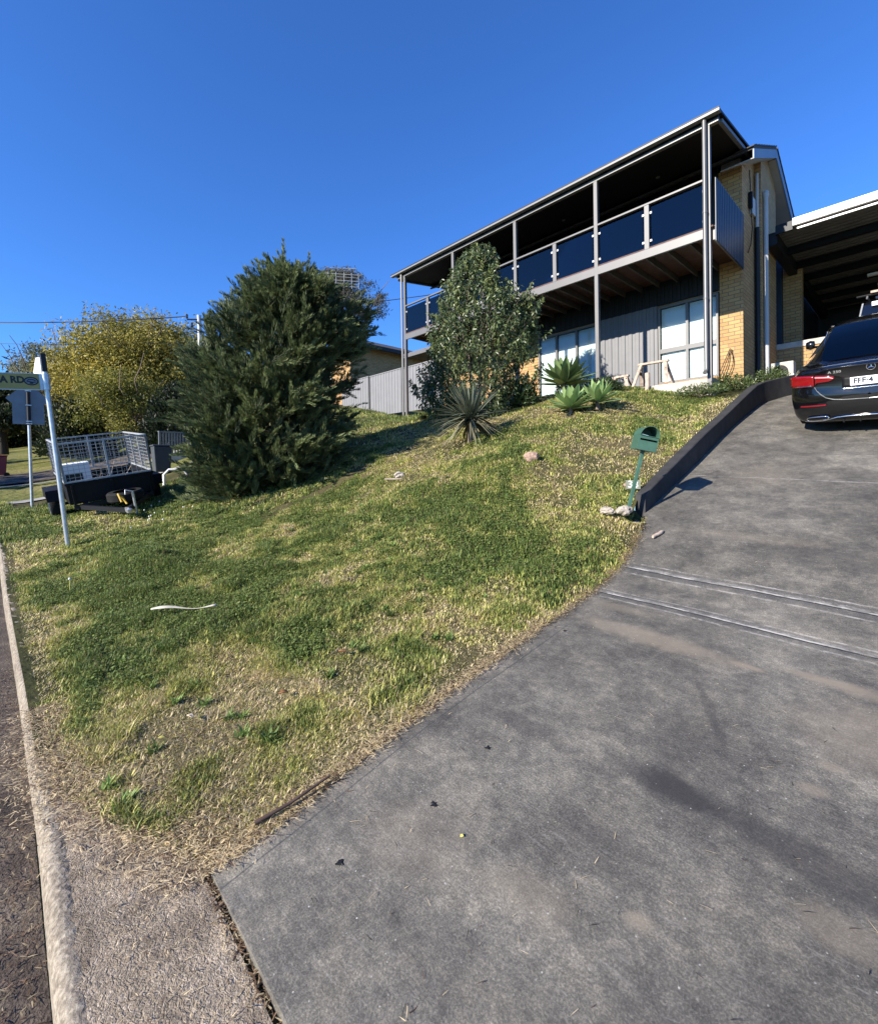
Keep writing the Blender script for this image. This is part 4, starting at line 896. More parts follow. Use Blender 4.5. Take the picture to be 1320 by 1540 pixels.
hb_ = thing('hoop_rail', 'white bent pipe barrier rail between the trailer and the conifer', 'rail', (-13.1, 3.3, -.3))
q = MB(); q.tube([(-13.2, 3.0, -.5), (-13.2, 3.0, .0), (-13.15, 3.1, .12), (-13.1, 3.4, .12), (-13.05, 3.5, 0), (-13.05, 3.5, -.45)], .035, 8); q.build('hoop', M['white'], hb_, smooth=60)

# ================================================================== PLANTS
def nrm(a): return a / np.maximum(np.linalg.norm(a, axis=1, keepdims=True), 1e-9)
def leaves(name, P, D, L, W, col, mat, parent, fold=.25, droop=0.0):
    n = len(P); D = nrm(D); ref = rng.normal(0, 1, (n, 3)); S = nrm(np.cross(D, ref)); Nn = np.cross(S, D)
    L = np.asarray(L)[:, None] if np.ndim(L) else L; W = np.asarray(W)[:, None] if np.ndim(W) else W
    V = np.empty((n, 4, 3)); V[:, 0] = P; V[:, 2] = P + D * L - np.array([0, 0, 1]) * droop * L
    mid = P + D * L * .45; V[:, 1] = mid + S * W * .5 + Nn * W * fold; V[:, 3] = mid - S * W * .5 + Nn * W * fold
    cc = np.repeat(col[:, None, :], 4, 1).reshape(-1, 3)
    i = np.arange(n)[:, None] * 4
    return mesh_np(name, V.reshape(-1, 3), None, np.concatenate([i + np.array([[0, 1, 2]]), i + np.array([[0, 2, 3]])]), mat, cc, parent)
def limb(q, a, b_, r0, r1, n=7, wob=.06):
    a = Vector(a); b_ = Vector(b_); L = (b_ - a).length; k = 6
    pts = [a.lerp(b_, t) + Vector((random.uniform(-1, 1), random.uniform(-1, 1), random.uniform(-1, 1))) * wob * L * (0 < t < 1) for t in np.linspace(0, 1, k)]
    q.tube(pts, list(np.linspace(r0, r1, k)), n)
def sections(sec, z): zz = [s[0] for s in sec]; return np.interp(z, zz, [s[1] for s in sec]), np.interp(z, zz, [s[2] for s in sec])

# --- the big conifer
cx, cy_ = -9.1, 4.1; cz = float(zl(cx, cy_)); sv = np.array([.41, .91, 0]); dv = np.array([-.91, .41, 0])
cs = [(-.24, -.85, .63), (.12, -.53, 1.23), (.52, -.23, 1.62), (1.06, -.25, 1.72), (1.73, -.19, 1.63), (2.26, -.16, 1.61), (2.82, .20, 1.6), (3.39, .42, 1.46), (3.74, .36, 1.08), (4.03, .34, .55), (4.29, .26, .20), (4.43, .24, .05)]
con = thing('conifer', 'big dense dark green conifer with feathery sprays leaning over the lawn', 'tree', (cx, cy_, cz))
q = MB(); limb(q, (cx - .1, cy_ + .5, cz - .3), (cx + .1, cy_ + .4, cz + 3.4), .16, .05)
for k in range(16):
    a = random.uniform(0, 2 * PI); z = random.uniform(.4, 2.8); limb(q, (cx, cy_ + .4, cz + z), (cx + 1.2 * math.cos(a), cy_ + .4 + 1.2 * math.sin(a), cz + z + random.uniform(.2, .9)), .05, .015, 5)
q.build('trunk', M['darkbark'], con, smooth=60)
rad_ = lambda th: (np.cos(th)[:, None] * sv + np.sin(th)[:, None] * dv * .9)
C0 = np.array([cx, cy_, cz])
# boughs: each a long plume-covered arm reaching out and up to the crown's outline
nb_ = 210; bz = rng.random(nb_) ** .9 * 4.5 - .25; bth = rng.random(nb_) * 2 * PI; bo, bh = sections(cs, bz)
bfr = .62 + .42 * rng.random(nb_); brad = rad_(bth)
tip = C0 + sv * bo[:, None] + brad * (bh * bfr * np.where(np.cos(bth) < 0, 1 - (.17 + .08 * sst(1.5, 2.6, bz)) * np.clip(-np.cos(bth) * 1.6, 0, 1), 1.0) * (.84 + .28 * fbm(bth * 1.7, bz * 1.3, 77, 2)))[:, None]; tip[:, 2] += bz
bdir = nrm(brad * (.75 + .3 * rng.random((nb_, 1))) * np.minimum(1, bh[:, None]) + np.array([0, 0, 1]) * (.45 + .55 * rng.random((nb_, 1))) - sv * .02 + rng.normal(0, .10, (nb_, 3)))
blen = .65 + .55 * rng.random(nb_)
per = 17; t_ = rng.random((nb_, per)) ** .8; wdt = (.27 * (1 - t_ * .80))[..., None]
O = tip[:, None] - bdir[:, None] * (blen[:, None] * (1 - t_))[..., None] + rng.normal(0, 1, (nb_, per, 3)) * wdt * np.array([1, 1, .7])
PD = nrm((bdir[:, None] + rng.normal(0, .28, (nb_, per, 3))).reshape(-1, 3)); O = O.reshape(-1, 3); tone_b = np.repeat(rng.random(nb_), per)
# inner fill
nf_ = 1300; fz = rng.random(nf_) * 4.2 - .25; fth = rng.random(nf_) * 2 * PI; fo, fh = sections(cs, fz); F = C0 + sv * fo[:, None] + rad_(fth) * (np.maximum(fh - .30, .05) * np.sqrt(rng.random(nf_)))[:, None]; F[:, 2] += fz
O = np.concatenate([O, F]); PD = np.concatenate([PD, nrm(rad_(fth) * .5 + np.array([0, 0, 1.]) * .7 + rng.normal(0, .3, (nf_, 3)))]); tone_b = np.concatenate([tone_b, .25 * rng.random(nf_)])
O[:, 2] = np.maximum(O[:, 2], zl(O[:, 0], O[:, 1]) + .06)
su = (O - C0) @ sv; pk = (su > 1.0) & (su < 1.5) & (O[:, 2] - cz > 2.0) & (O[:, 2] - cz < 2.5); O = O[~pk]; PD = PD[~pk]; tone_b = tone_b[~pk]
# spiky leaders along the top
for ls, lz, ln in ((.22, 4.34, .70), (.68, 4.22, .70), (-.05, 4.05, .6), (-.38, 3.85, .65), (-.78, 3.45, .6), (-1.12, 3.0, .55), (.45, 4.0, .5), (1.15, 3.72, .5), (1.5, 3.3, .45), (-1.42, 2.45, .5)):
    m_ = 26; tt = rng.random(m_); o_n = C0 + sv * (ls + rng.normal(0, .10, (m_, 1)) * (1 - tt[:, None])) + dv * rng.normal(0, .10, (m_, 1)); o_n[:, 2] += lz - ln + tt * ln
    O = np.concatenate([O, o_n]); PD = np.concatenate([PD, nrm(np.array([0, 0, 1.]) + sv * (.3 * np.sign(ls - .3)) * .4 + rng.normal(0, .22, (m_, 3)))]); tone_b = np.concatenate([tone_b, .3 + .4 * rng.random(m_)])
n_ = len(O); PL = .28 + .36 * rng.random(n_)
k = 84; t = rng.random((n_, k)); sd_ = nrm(np.cross(PD, rng.normal(0, 1, (n_, 3)))); sd2 = np.cross(PD, sd_)
ph = rng.random((n_, k)) * 2 * PI; lat = (sd_[:, None] * np.cos(ph)[..., None] + sd2[:, None] * np.sin(ph)[..., None])
sag = np.array([0, 0, -1.]) * (t ** 2 * .10)[..., None]
Pn = O[:, None] + PD[:, None] * (PL[:, None] * t)[..., None] + lat * (.048 * (1 - t * .85))[..., None] * rng.random((n_, k, 1)) + sag
Dn = PD[:, None] + lat * .30; Ln = (.09 + .07 * rng.random((n_, k))) * (1.1 - .5 * t)
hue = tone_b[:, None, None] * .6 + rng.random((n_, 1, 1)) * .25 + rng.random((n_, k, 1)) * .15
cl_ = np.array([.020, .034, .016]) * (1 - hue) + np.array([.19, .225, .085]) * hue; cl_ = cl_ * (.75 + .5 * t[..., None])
brn = (rng.random((n_, 1, 1)) < .0004); cl_ = np.where(brn, np.array([.13, .06, .03]), cl_)
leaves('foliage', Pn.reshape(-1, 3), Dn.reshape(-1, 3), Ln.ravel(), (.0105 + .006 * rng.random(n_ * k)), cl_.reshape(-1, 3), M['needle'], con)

# --- glossy leaved tree in front of the balcony
tx, ty = -7.3, 8.3; tz = float(zl(tx, ty)); sv2 = np.array([.75, .66, 0]); dv2 = np.array([-.66, .75, 0])
ts = [(-.22, .01, .80), (.1, -.11, 1.2), (.42, -.14, 1.34), (1.05, -.05, 1.34), (1.67, .04, 1.26), (2.3, .13, 1.08), (2.69, .10, .92), (3.09, -.12, .66), (3.55, .03, .42), (3.80, .10, .16)]
gt = thing('glossy_tree', 'bushy tree with hanging glossy oval leaves in front of the balcony', 'tree', (tx, ty, tz))
q = MB()
for k in range(7):
    a = random.uniform(0, 2 * PI); limb(q, (tx + .05 * math.cos(a), ty + .05 * math.sin(a), tz - .2), (tx + .5 * math.cos(a), ty + .5 * math.sin(a), tz + random.uniform(1.8, 3.3)), .035, .012, 6, .03)
q.build('trunk', M['bark'], gt, smooth=60)
nt_ = 1900; z = rng.random(nt_) ** 1.25 * 4.0 - .2; o_, hw = sections(ts, z); th = rng.random(nt_) * 2 * PI
fr = .35 + .65 * np.sqrt(rng.random(nt_)); lob = 1 + .14 * np.sin(th * 4 + z * 3.1) + .25 * (fbm(th * 1.5, z * 2.2, 7) - .5)
rad = (np.cos(th)[:, None] * sv2 + np.sin(th)[:, None] * dv2 * .85); O = np.array([tx, ty, tz]) + sv2 * o_[:, None] + rad * (np.maximum(hw - .08, .03) * fr * lob)[:, None]; O[:, 2] += z
su = (O - np.array([tx, ty, tz])) @ sv2; zz = O[:, 2] - tz
hole = ((su > .60) & (su < 1.2) & (zz > .72) & (zz < 1.05)); O = O[~hole]; rad = rad[~hole]; n_ = len(O)
# right hand shoulder lobe
e_ = 130; O2 = np.array([tx, ty, tz]) + sv2 * (1.06 + .16 * rng.normal(0, 1, (e_, 1))) * 1.0 + dv2 * rng.normal(0, .25, (e_, 1)); O2[:, 2] += 1.6 + 1.05 * rng.random(e_)
O = np.concatenate([O, O2]); rad = np.concatenate([rad, np.tile(sv2, (e_, 1))]); n_ = len(O)
TD = nrm(rad * .5 + np.array([0, 0, 1.0]) + rng.normal(0, .3, (n_, 3))); k = 15; t = (np.arange(k) + rng.random((n_, k))) / k
lat = nrm((rng.normal(0, 1, (n_, k, 3))).reshape(-1, 3)).reshape(n_, k, 3)
Pn = O[:, None] + TD[:, None] * (t * .30)[..., None]; Dn = lat * .8 + TD[:, None] * .25 + np.array([0, 0, -.75])
hue = rng.random((n_, k, 1)); cl_ = np.array([.030, .050, .018]) * (1 - hue) + np.array([.14, .18, .065]) * hue
young = rng.random((n_, 1, 1)) < .1; cl_ = np.where(young, np.array([.19, .22, .07]), cl_)
gl = leaves('foliage', Pn.reshape(-1, 3), Dn.reshape(-1, 3), .072 + .05 * rng.random(n_ * k), .030 + .014 * rng.random(n_ * k), cl_.reshape(-1, 3), M['leaf'], gt, .18, .12)
q = MB()
for i in range(0, n_, 3): q.tube([tuple(O[i] - TD[i] * .12), tuple(O[i] + TD[i] * .28)], [.006, .003], 4, False)
q.build('twigs', M['bark'], gt)

# --- strap leaved plants
def straps(name, label, cat, base, leaves_, mat, group=None, trunk=None, seg=6):
    t = thing(name, label, cat, base, group=group); V = []; Q = []; Cc = []
    for (az, e0, e1, L, W, h0, r0, col, prof, fold, tw) in leaves_:
        p = np.array([r0 * math.cos(az), r0 * math.sin(az), h0]); side = np.array([-math.sin(az), math.cos(az), 0]); b0 = len(V)
        side = side + np.array([0, 0, 1]) * tw; side /= np.linalg.norm(side)
        for i in range(seg + 1):
            u = i / seg; e = e0 + (e1 - e0) * u; d = np.array([math.cos(az) * math.cos(e), math.sin(az) * math.cos(e), math.sin(e)]); nn = np.cross(d, side)
            w = W * np.interp(u, *prof)
            if i == seg: w = .001
            V += [p + side * w * .5 + nn * -fold * w, p, p - side * w * .5 + nn * -fold * w]
            kk = .75 + .35 * u; Cc += [col * kk * .9, col * kk * 1.15, col * kk * .9]
            if i < seg: a = b0 + i * 3; Q += [(a, a + 1, a + 4, a + 3), (a + 1, a + 2, a + 5, a + 4)]
            p = p + d * L / seg
    mesh_np('leaves', np.array(V) + np.array(base), np.array(Q), None, mat, np.array(Cc), t, smooth=True)
    if trunk:
        q = MB(); q.tube(*trunk); q.build('stem', M['bark'], t, smooth=60)
    return t
yz = float(zl(-5.81, 6.35)); Lf = []
pf = ([0, .3, .8, 1], [.9, 1.0, .55, .02])
for i in range(210):
    e = random.uniform(-.85, 1.30); az = random.uniform(0, 2 * PI); col = np.array([.11, .125, .085]) * random.uniform(.6, 1.5)
    if e < -.25: col = np.array([.20, .185, .11]) * random.uniform(.5, 1.5)
    Lf.append((az, e, e - (.15 if e > .5 else .35), random.uniform(.66, .86), .040, .42 + random.uniform(-.06, .08), .03, col, pf, .18, random.uniform(-.3, .3)))
straps('yucca', 'spiky yucca with stiff narrow leaves and drooping dry skirt on the slope', 'plant', (-5.81, 6.35, yz), Lf, M['agave'], trunk=([(-5.81, 6.35, yz - .1), (-5.81, 6.35, yz + .5)], [.07, .05], 9))
for i, (x, y, s) in enumerate([(-9.75, 8.7, .7)]):
    Lf = [(random.uniform(0, 2 * PI), random.uniform(0, 1.3), random.uniform(-.3, .5), .35 * s, .03, .03, .02, np.array([.03, .05, .02]) * random.uniform(.6, 1.3), pf, .15, 0) for _ in range(45)]
    straps('strappy_plant', 'small dark strap leaved plant in the shade below the metal fence', 'plant', (x, y, float(zl(x, y))), Lf, M['agave'])
pa = ([0, .15, .5, .8, 1], [.45, .7, 1.0, .65, .02])
def agave(label, x, y, n, L, W, h, seed, tone):
    r = random.Random(seed); z = float(zl(x, y)); Lf = []
    for i in range(n):
        u = i / n; az = i * 2.399 + r.uniform(-.2, .2); e0 = .15 + 1.2 * u; col = np.array([.24, .34, .13]) * r.uniform(.75, 1.25) * tone
        Lf.append((az, e0, e0 - .35 + .25 * u + r.uniform(-.1, .1), L * (1 - .28 * u) * r.uniform(.85, 1.1), W * r.uniform(.85, 1.1), h + .10 * u, .03 * (1 - u), col, pa, .22, r.uniform(-.12, .12)))
    straps('agave', label, 'plant', (x, y, z), Lf, M['agave'], group='broad leaved agaves on the slope', trunk=([(x, y, z - .1), (x, y, z + h + .03)], [.05, .04], 9), seg=7)
agave('largest agave rosette, tallest of the three, nearest the window', -5.45, 9.0, 46, .70, .17, .38, 3, .60)
agave('pale green agave rosette, left of the two low ones on the grass', -4.68, 7.95, 34, .52, .155, .10, 4, 1.15)
agave('pale green agave rosette, right of the two low ones on the grass', -4.37, 8.42, 30, .50, .145, .12, 5, 1.05)

# --- shrubs and weeds
def shrub(name, label, cat, c, r, n, cols, L=.07, W=.03, mat='leaf', group=None, up=.3):
    t = thing(name, label, cat, c, group=group); P = nrm(rng.normal(0, 1, (n, 3))) * (rng.random((n, 1)) ** .45); lobes = 1 + .3 * (fbm(P[:, 0] * 2 + c[0], P[:, 1] * 2 + P[:, 2] * 1.5, 5) - .5)[:, None] * 2
    P = P * lobes * np.array(r) ; P[:, 2] = np.abs(P[:, 2]); hue = rng.random((n, 1)); col = (np.array(cols[0]) * (1 - hue) + np.array(cols[1]) * hue) * (.6 + .7 * rng.random((n, 1)))
    leaves('foliage', P + np.array(c), nrm(P) + rng.normal(0, .6, (n, 3)) + np.array([0, 0, up]), L * (.6 + .8 * rng.random(n)), W * (.7 + .6 * rng.random(n)), col, M[mat], t)
    q = MB()
    for k in range(5): a = random.uniform(0, 2 * PI); q.tube([(c[0], c[1], c[2] - .05), (c[0] + r[0] * .6 * math.cos(a), c[1] + r[1] * .6 * math.sin(a), c[2] + r[2] * .7)], [.012, .004], 5)
    q.build('stems', M['bark'], t); return t
dkg = ((.015, .03, .01), (.06, .10, .03)); brt = ((.05, .09, .02), (.16, .22, .06)); wsh = ((.05, .08, .025), (.13, .17, .05))
shrub('weed_patch', 'leafy weeds along the top of the retaining wall beside the brick pier', 'weeds', (-2.75, 11.2, 1.55), (.42, 1.0, .32), 3000, wsh, .05, .02)
shrub('weed_patch', 'low weeds in front of the concrete slab corner', 'weeds', (-3.1, 10.15, 1.42), (.55, .3, .20), 1500, wsh, .05, .018)
shrub('weed_patch', 'sprawling weeds at the foot of the white vent pipe', 'weeds', (-2.35, 12.6, 1.85), (.35, .8, .30), 1600, wsh, .05, .02)
shrub('low_shrub', 'small dark green shrub at the foot of the second balcony post', 'shrub', (-5.0, 9.85, float(zl(-5.0, 9.85))), (.45, .25, .28), 1300, dkg)
shrub('low_shrub', 'dark leafy shrub on the right of the glossy tree base', 'shrub', (-6.5, 8.75, float(zl(-6.5, 8.75))), (.55, .4, .75), 2200, dkg, .09, .03)
shrub('low_shrub', 'small dark shrub behind the largest agave under the balcony', 'shrub', (-5.9, 10.2, 1.85), (.5, .3, .55), 1000, dkg)
q_ = straps('strappy_plant', 'pale dry strap leaves at the foot of the metal fence', 'plant', (-17.3, 11.9, 2.45), [(random.uniform(0, 2 * PI), random.uniform(.2, 1.4), random.uniform(-.2, .6), .55, .05, 0, .1, np.array([.28, .27, .16]) * random.uniform(.6, 1.3), pf, .15, 0) for _ in range(60)], M['agave'])

# --- background trees
def tree(name, label, base, spread, trunk_h, cols, n, L, W, clumps, group=None, seed=1, mat='farleaf', bare=0, tmat='bark', tr=.22):
    r = np.random.default_rng(seed); random.seed(seed); base = np.array(base, float); t = thing(name, label, 'tree', tuple(base), group=group)
    q = MB(); fork = base + np.array([0, 0, trunk_h]); limb(q, base - np.array([0, 0, .3]), fork, tr, tr * .7, 9, .03); cents = []
    for i in range(clumps):
        a = r.random() * 2 * PI; ph = math.acos(1 - 1.35 * r.random()); rr = .55 + .45 * r.random()
        c = fork + np.array([spread[0] * math.sin(ph) * math.cos(a), spread[1] * math.sin(ph) * math.sin(a), spread[2] * (.35 + .65 * math.cos(ph))]) * rr; cents.append(c)
        if i % 2 == 0 or i < 10: mid = fork + (c - fork) * .5 + r.normal(0, .3, 3); limb(q, tuple(fork), tuple(mid), tr * .4, tr * .2, 6); limb(q, tuple(mid), tuple(c), tr * .2, tr * .06, 5)
    for i in range(bare):
        a = r.random() * 2 * PI; e = fork + np.array([spread[0] * 1.05 * math.cos(a), spread[1] * 1.05 * math.sin(a), spread[2] * r.uniform(.5, 1.1)]); limb(q, tuple(fork + (e - fork) * .3), tuple(e), .05, .012, 5)
    q.build('trunk', M[tmat], t, smooth=60); cents = np.array(cents); sz = .125 * np.mean(spread) * (.7 + .7 * r.random(len(cents)))
    idx = r.integers(0, len(cents), n); off = np.clip(r.normal(0, 1, (n, 3)), -1.7, 1.7) * np.array([1.15, 1.15, .62]) * sz[idx][:, None]
    P = cents[idx] + off; tone = r.random(len(cents))[idx][:, None] * .65 + r.random((n, 1)) * .35
    col = (np.array(cols[0]) * (1 - tone) + np.array(cols[1]) * tone) * (.7 + .6 * r.random((n, 1)))
    leaves('crown', P, r.normal(0, 1, (n, 3)) + np.array([0, 0, -.2]), L * (.6 + .8 * r.random(n)), W * (.7 + .6 * r.random(n)), col, M[mat], t); return t
gold = ((.13, .135, .03), (.48, .38, .07)); olive = ((.07, .085, .03), (.20, .19, .07)); dark = ((.010, .018, .008), (.04, .055, .02)); grey_ = ((.10, .12, .06), (.26, .25, .15))
bg_ = 'trees beyond the corner'
tree('golden_tree', 'broad golden yellow tree filling the view behind the trailer', (-30.5, 6.3, 1.4), (4.4, 4.3, 5.7), 1.8, gold, 70000, .17, .07, 135, bg_, 2, bare=14)
tree('golden_tree', 'lower golden green tree directly behind the trailer cage', (-24.5, 4.2, .9), (2.4, 2.0, 3.0), .8, ((.10, .12, .02), (.34, .30, .06)), 20000, .12, .05, 60, bg_, 5, bare=6, tr=.12)
tree('grey_green_tree', 'airy grey green tree behind the street signs', (-35, 2.2, 1.8), (3.2, 1.9, 3.9), 1.9, grey_, 20000, .17, .06, 60, bg_, 7, bare=10)
tree('olive_tree', 'olive green tree to the right of the golden one behind the power pole', (-31, 11.0, 1.8), (3.6, 3.6, 4.8), 2.0, olive, 30000, .17, .07, 80, bg_, 9, bare=10)
tree('dark_tree', 'dark shaded tree at the left edge below the street sign', (-30.5, .15, 1.4), (2.8, 1.05, 1.9), .9, dark, 12000, .22, .10, 60, bg_, 11, tmat='darkbark')
tree('dark_tree', 'dark trees low in the distance beyond the park lawn', (-62, 3.4, 3.0), (9, 7, 6.5), 1.2, dark, 16000, .5, .22, 80, bg_, 13, tmat='darkbark')
tree('golden_tree', 'pale green distant tree above the park lawn between the poles', (-52, 3.0, 2.7), (4, 3, 4.8), 1.5, olive, 10000, .35, .14, 50, bg_, 15)
tree('gum_tree', 'tall wispy gum tree behind the television aerial', (-28.4, 17.7, 3.0), (1.9, 1.9, 2.2), 9.0, ((.07, .07, .045), (.17, .15, .09)), 9000, .20, .05, 34, bg_, 21, bare=2)
gum = tree('gum_tree', 'drooping gum branches showing right of the conifer top', (-25.6, 18.0, 3.0), (1.5, 1.5, 2.2), 7.3, ((.06, .065, .045), (.15, .14, .10)), 2600, .24, .05, 16, bg_, 23, bare=2, tr=.12)
# street trees beside the photographer's left, whose shadows stripe the park lawn
for i, (x, y) in enumerate([(-23, -12), (-29, -15), (-36, -11), (-43, -14), (-50, -12)]):
    tree('street_tree', 'street tree across the road, number %s along its row' % ['one', 'two', 'three', 'four', 'five'][i], (x, y, float(zl(x, y, False))), (3.0, 3.0, 3.6), 2.4, dark, 3000, .4, .2, 40, 'street trees outside the view', 31 + i)
shrub('dark_hedge', 'dense black green hedge behind the trailer cage', 'hedge', (-21.5, 5.35, .6), (1.2, 1.15, 3.0), 16000, ((.008, .014, .006), (.025, .038, .014)), .16, .08, 'farleaf')
shrub('dark_hedge', 'distant dark thicket closing the far end of the park lawn', 'hedge', (-62, 2.0, 2.2), (4, 9, 5.5), 14000, dark, .5, .25, 'farleaf')
shrub('dark_hedge', 'dark bushes beyond the parked trailer on the left', 'hedge', (-25.5, 2.4, .9), (1.6, 1.3, 2.3), 9000, dark, .16, .08, 'farleaf')

# --- seed heads, fallen leaves and twigs
def dandelion(x, y, h, label):
    z = float(zl(x, y)); t = thing('dandelion', label, 'seed head', (x, y, z), group='dandelion seed heads in the grass')
    q = MB(); q.tube([(x, y, z), (x + .01, y, z + h)], .003, 5); q.build('stem', M['leafyellow'], t)
    q = MB(); q.lathe([(0, -.014), (.010, -.010), (.014, 0), (.010, .010), (0, .014)], (x + .01, y, z + h), n=8); q.build('seed_ball', M['signwhite'], t, smooth=60); return t
DL = 'white dandelion seed head in the grass by the trailer drawbar'
d0_ = dandelion(-9.3, 1.9, .10, DL)
for i in range(13):
    x = -9.4 + rng.normal(0, .7); y = 1.95 + rng.normal(0, .35); r_o = d0_.copy(); C.objects.link(r_o); r_o.location = (x, y, float(zl(x, y)) - random.uniform(0, .04)); r_o['label'] = DL
    for ch in d0_.children: c2 = ch.copy(); C.objects.link(c2); c2.parent = r_o
dandelion(-6.3, .52, .17, 'single dandelion seed head on a bent stem near the kerb')
def flat_leaf(name, label, x, y, L, W, ang, mat, curl=.25, z=None, group=None):
    P = []
    for i in range(9):
        u = i / 8; w = W * math.sin(PI * min(1, u * 1.0)) ** .8 * .5
        P.append([(u * L - L / 2, -w, .012 * curl + w * curl), (u * L - L / 2, 0, .02 * math.sin(u * 3) * curl * 3 * L), (u * L - L / 2, w, .012 * curl + w * curl)])
    q = MB(); q.grid(P); o = q.build(name, mat, smooth=True); o.location = (x, y, (float(zl(x, y)) if z is None else z) + .045); o.rotation_euler = (random.uniform(-.2, .2), random.uniform(-.2, .2), ang)
    s = o.modifiers.new('thick', 'SOLIDIFY'); s.thickness = .0015; tag(o, label, 'leaf', group); return o
flat_leaf('fallen_leaf', 'pale cupped dry leaf on the brown grass near the apron', -2.98, .78, .055, .032, .3, M['leafdry'], .6)
flat_leaf('fallen_leaf', 'small yellow green leaf on the dry grass below the pale one', -2.92, .62, .035, .024, .9, M['leafyellow'], .3)
flat_leaf('fallen_leaf', 'orange brown leaf standing in the grass near the driveway edge', -2.75, 1.25, .06, .045, 1.3, M['leafbrown'], .5)
flat_leaf('fallen_leaf', 'brown curled leaf in the green grass farther up the lawn', -2.83, 1.72, .06, .045, .3, M['leafbrown'], .5)
flat_leaf('fallen_leaf', 'tiny yellow leaf on the driveway near the dark spots', -1.3, 1.33, .018, .014, .3, M['leafyellow'], .3, z=float(drive_z(-1.3, 1.33)) - .042)
# long pale dry frond on the lawn
q = MB(); P = []
for i in range(17):
    u = i / 16; w = .0045 + .024 * math.exp(-((u - .2) / .13) ** 2) if u > .02 else .001
    P.append([(u * .58, -w, .008 + .012 * math.sin(u * 7)), (u * .58, -.2 * w, .016 + .02 * math.sin(u * 7)), (u * .58, w, .004 + .012 * math.sin(u * 7))])
q.grid(P); fr_ = q.build('dry_frond', M['palmgrey'], smooth=True); s = fr_.modifiers.new('thick', 'SOLIDIFY'); s.thickness = .006
fr_.location = (-4.78, .96, float(zl(-4.55, 1.1)) + .075); fr_.rotation_euler = (0, -.03, R(48)); tag(fr_, 'long bleached dry frond lying on the green lawn', 'dry frond')
q = MB(); q.tube([(-2.03, .78, -1.535), (-1.99, .92, -1.50), (-1.97, 1.12, -1.455)], [.010, .008, .006], 7); o = q.build('dark_twig', M['darkwood'], smooth=60); tag(o, 'dark stick lying along the lawn edge of the driveway', 'stick')
M['tar'] = paint('black_tar', (.008, .008, .008), .6, .2, 30)
for i, (x, y, L_) in enumerate([(-1.60, .95, 'lowest dark blot on the driveway, nearest the street'), (-1.50, 1.36, 'middle dark blot beside the tiny yellow leaf'), (-1.52, 1.75, 'upper dark blot on the driveway near the lawn edge'), (-1.85, 3.02, 'farthest dark blot close to the grass edge')]):
    q = MB(); rr = np.random.default_rng(i); n_ = 14; zz = float(drive_z(x, y)); q.add([(x, y, zz + .006)] + [(x + math.cos(a) * .02 * k_, y + math.sin(a) * .02 * k_, zz + .003) for a, k_ in zip(np.linspace(0, 2 * PI, n_, endpoint=False), .3 + rr.random(n_))], [(0, 1 + k_, 1 + (k_ + 1) % n_) for k_ in range(n_)])
    o = q.build('dark_blot', M['tar']); tag(o, L_, 'dark spot')
for i, (x, y, a, L_) in enumerate([(-1.05, .84, 1.2, 'curved dark twig on the driveway in the foreground'), (-.98, .80, 1.7, 'short dark twig in the foreground beside the curved one'), (-1.87, 1.15, .8, 'thin curved twig crossing the driveway border')]):
    q = MB(); zz = float(drive_z(x, y)); q.tube([(x + math.cos(a + u * .7) * .05 * u * 2, y + math.sin(a + u * .7) * .05 * u * 2, zz + .004) for u in np.linspace(0, 1, 6)], .0016, 5); o = q.build('twig', M['darkwood']); tag(o, L_, 'twig')

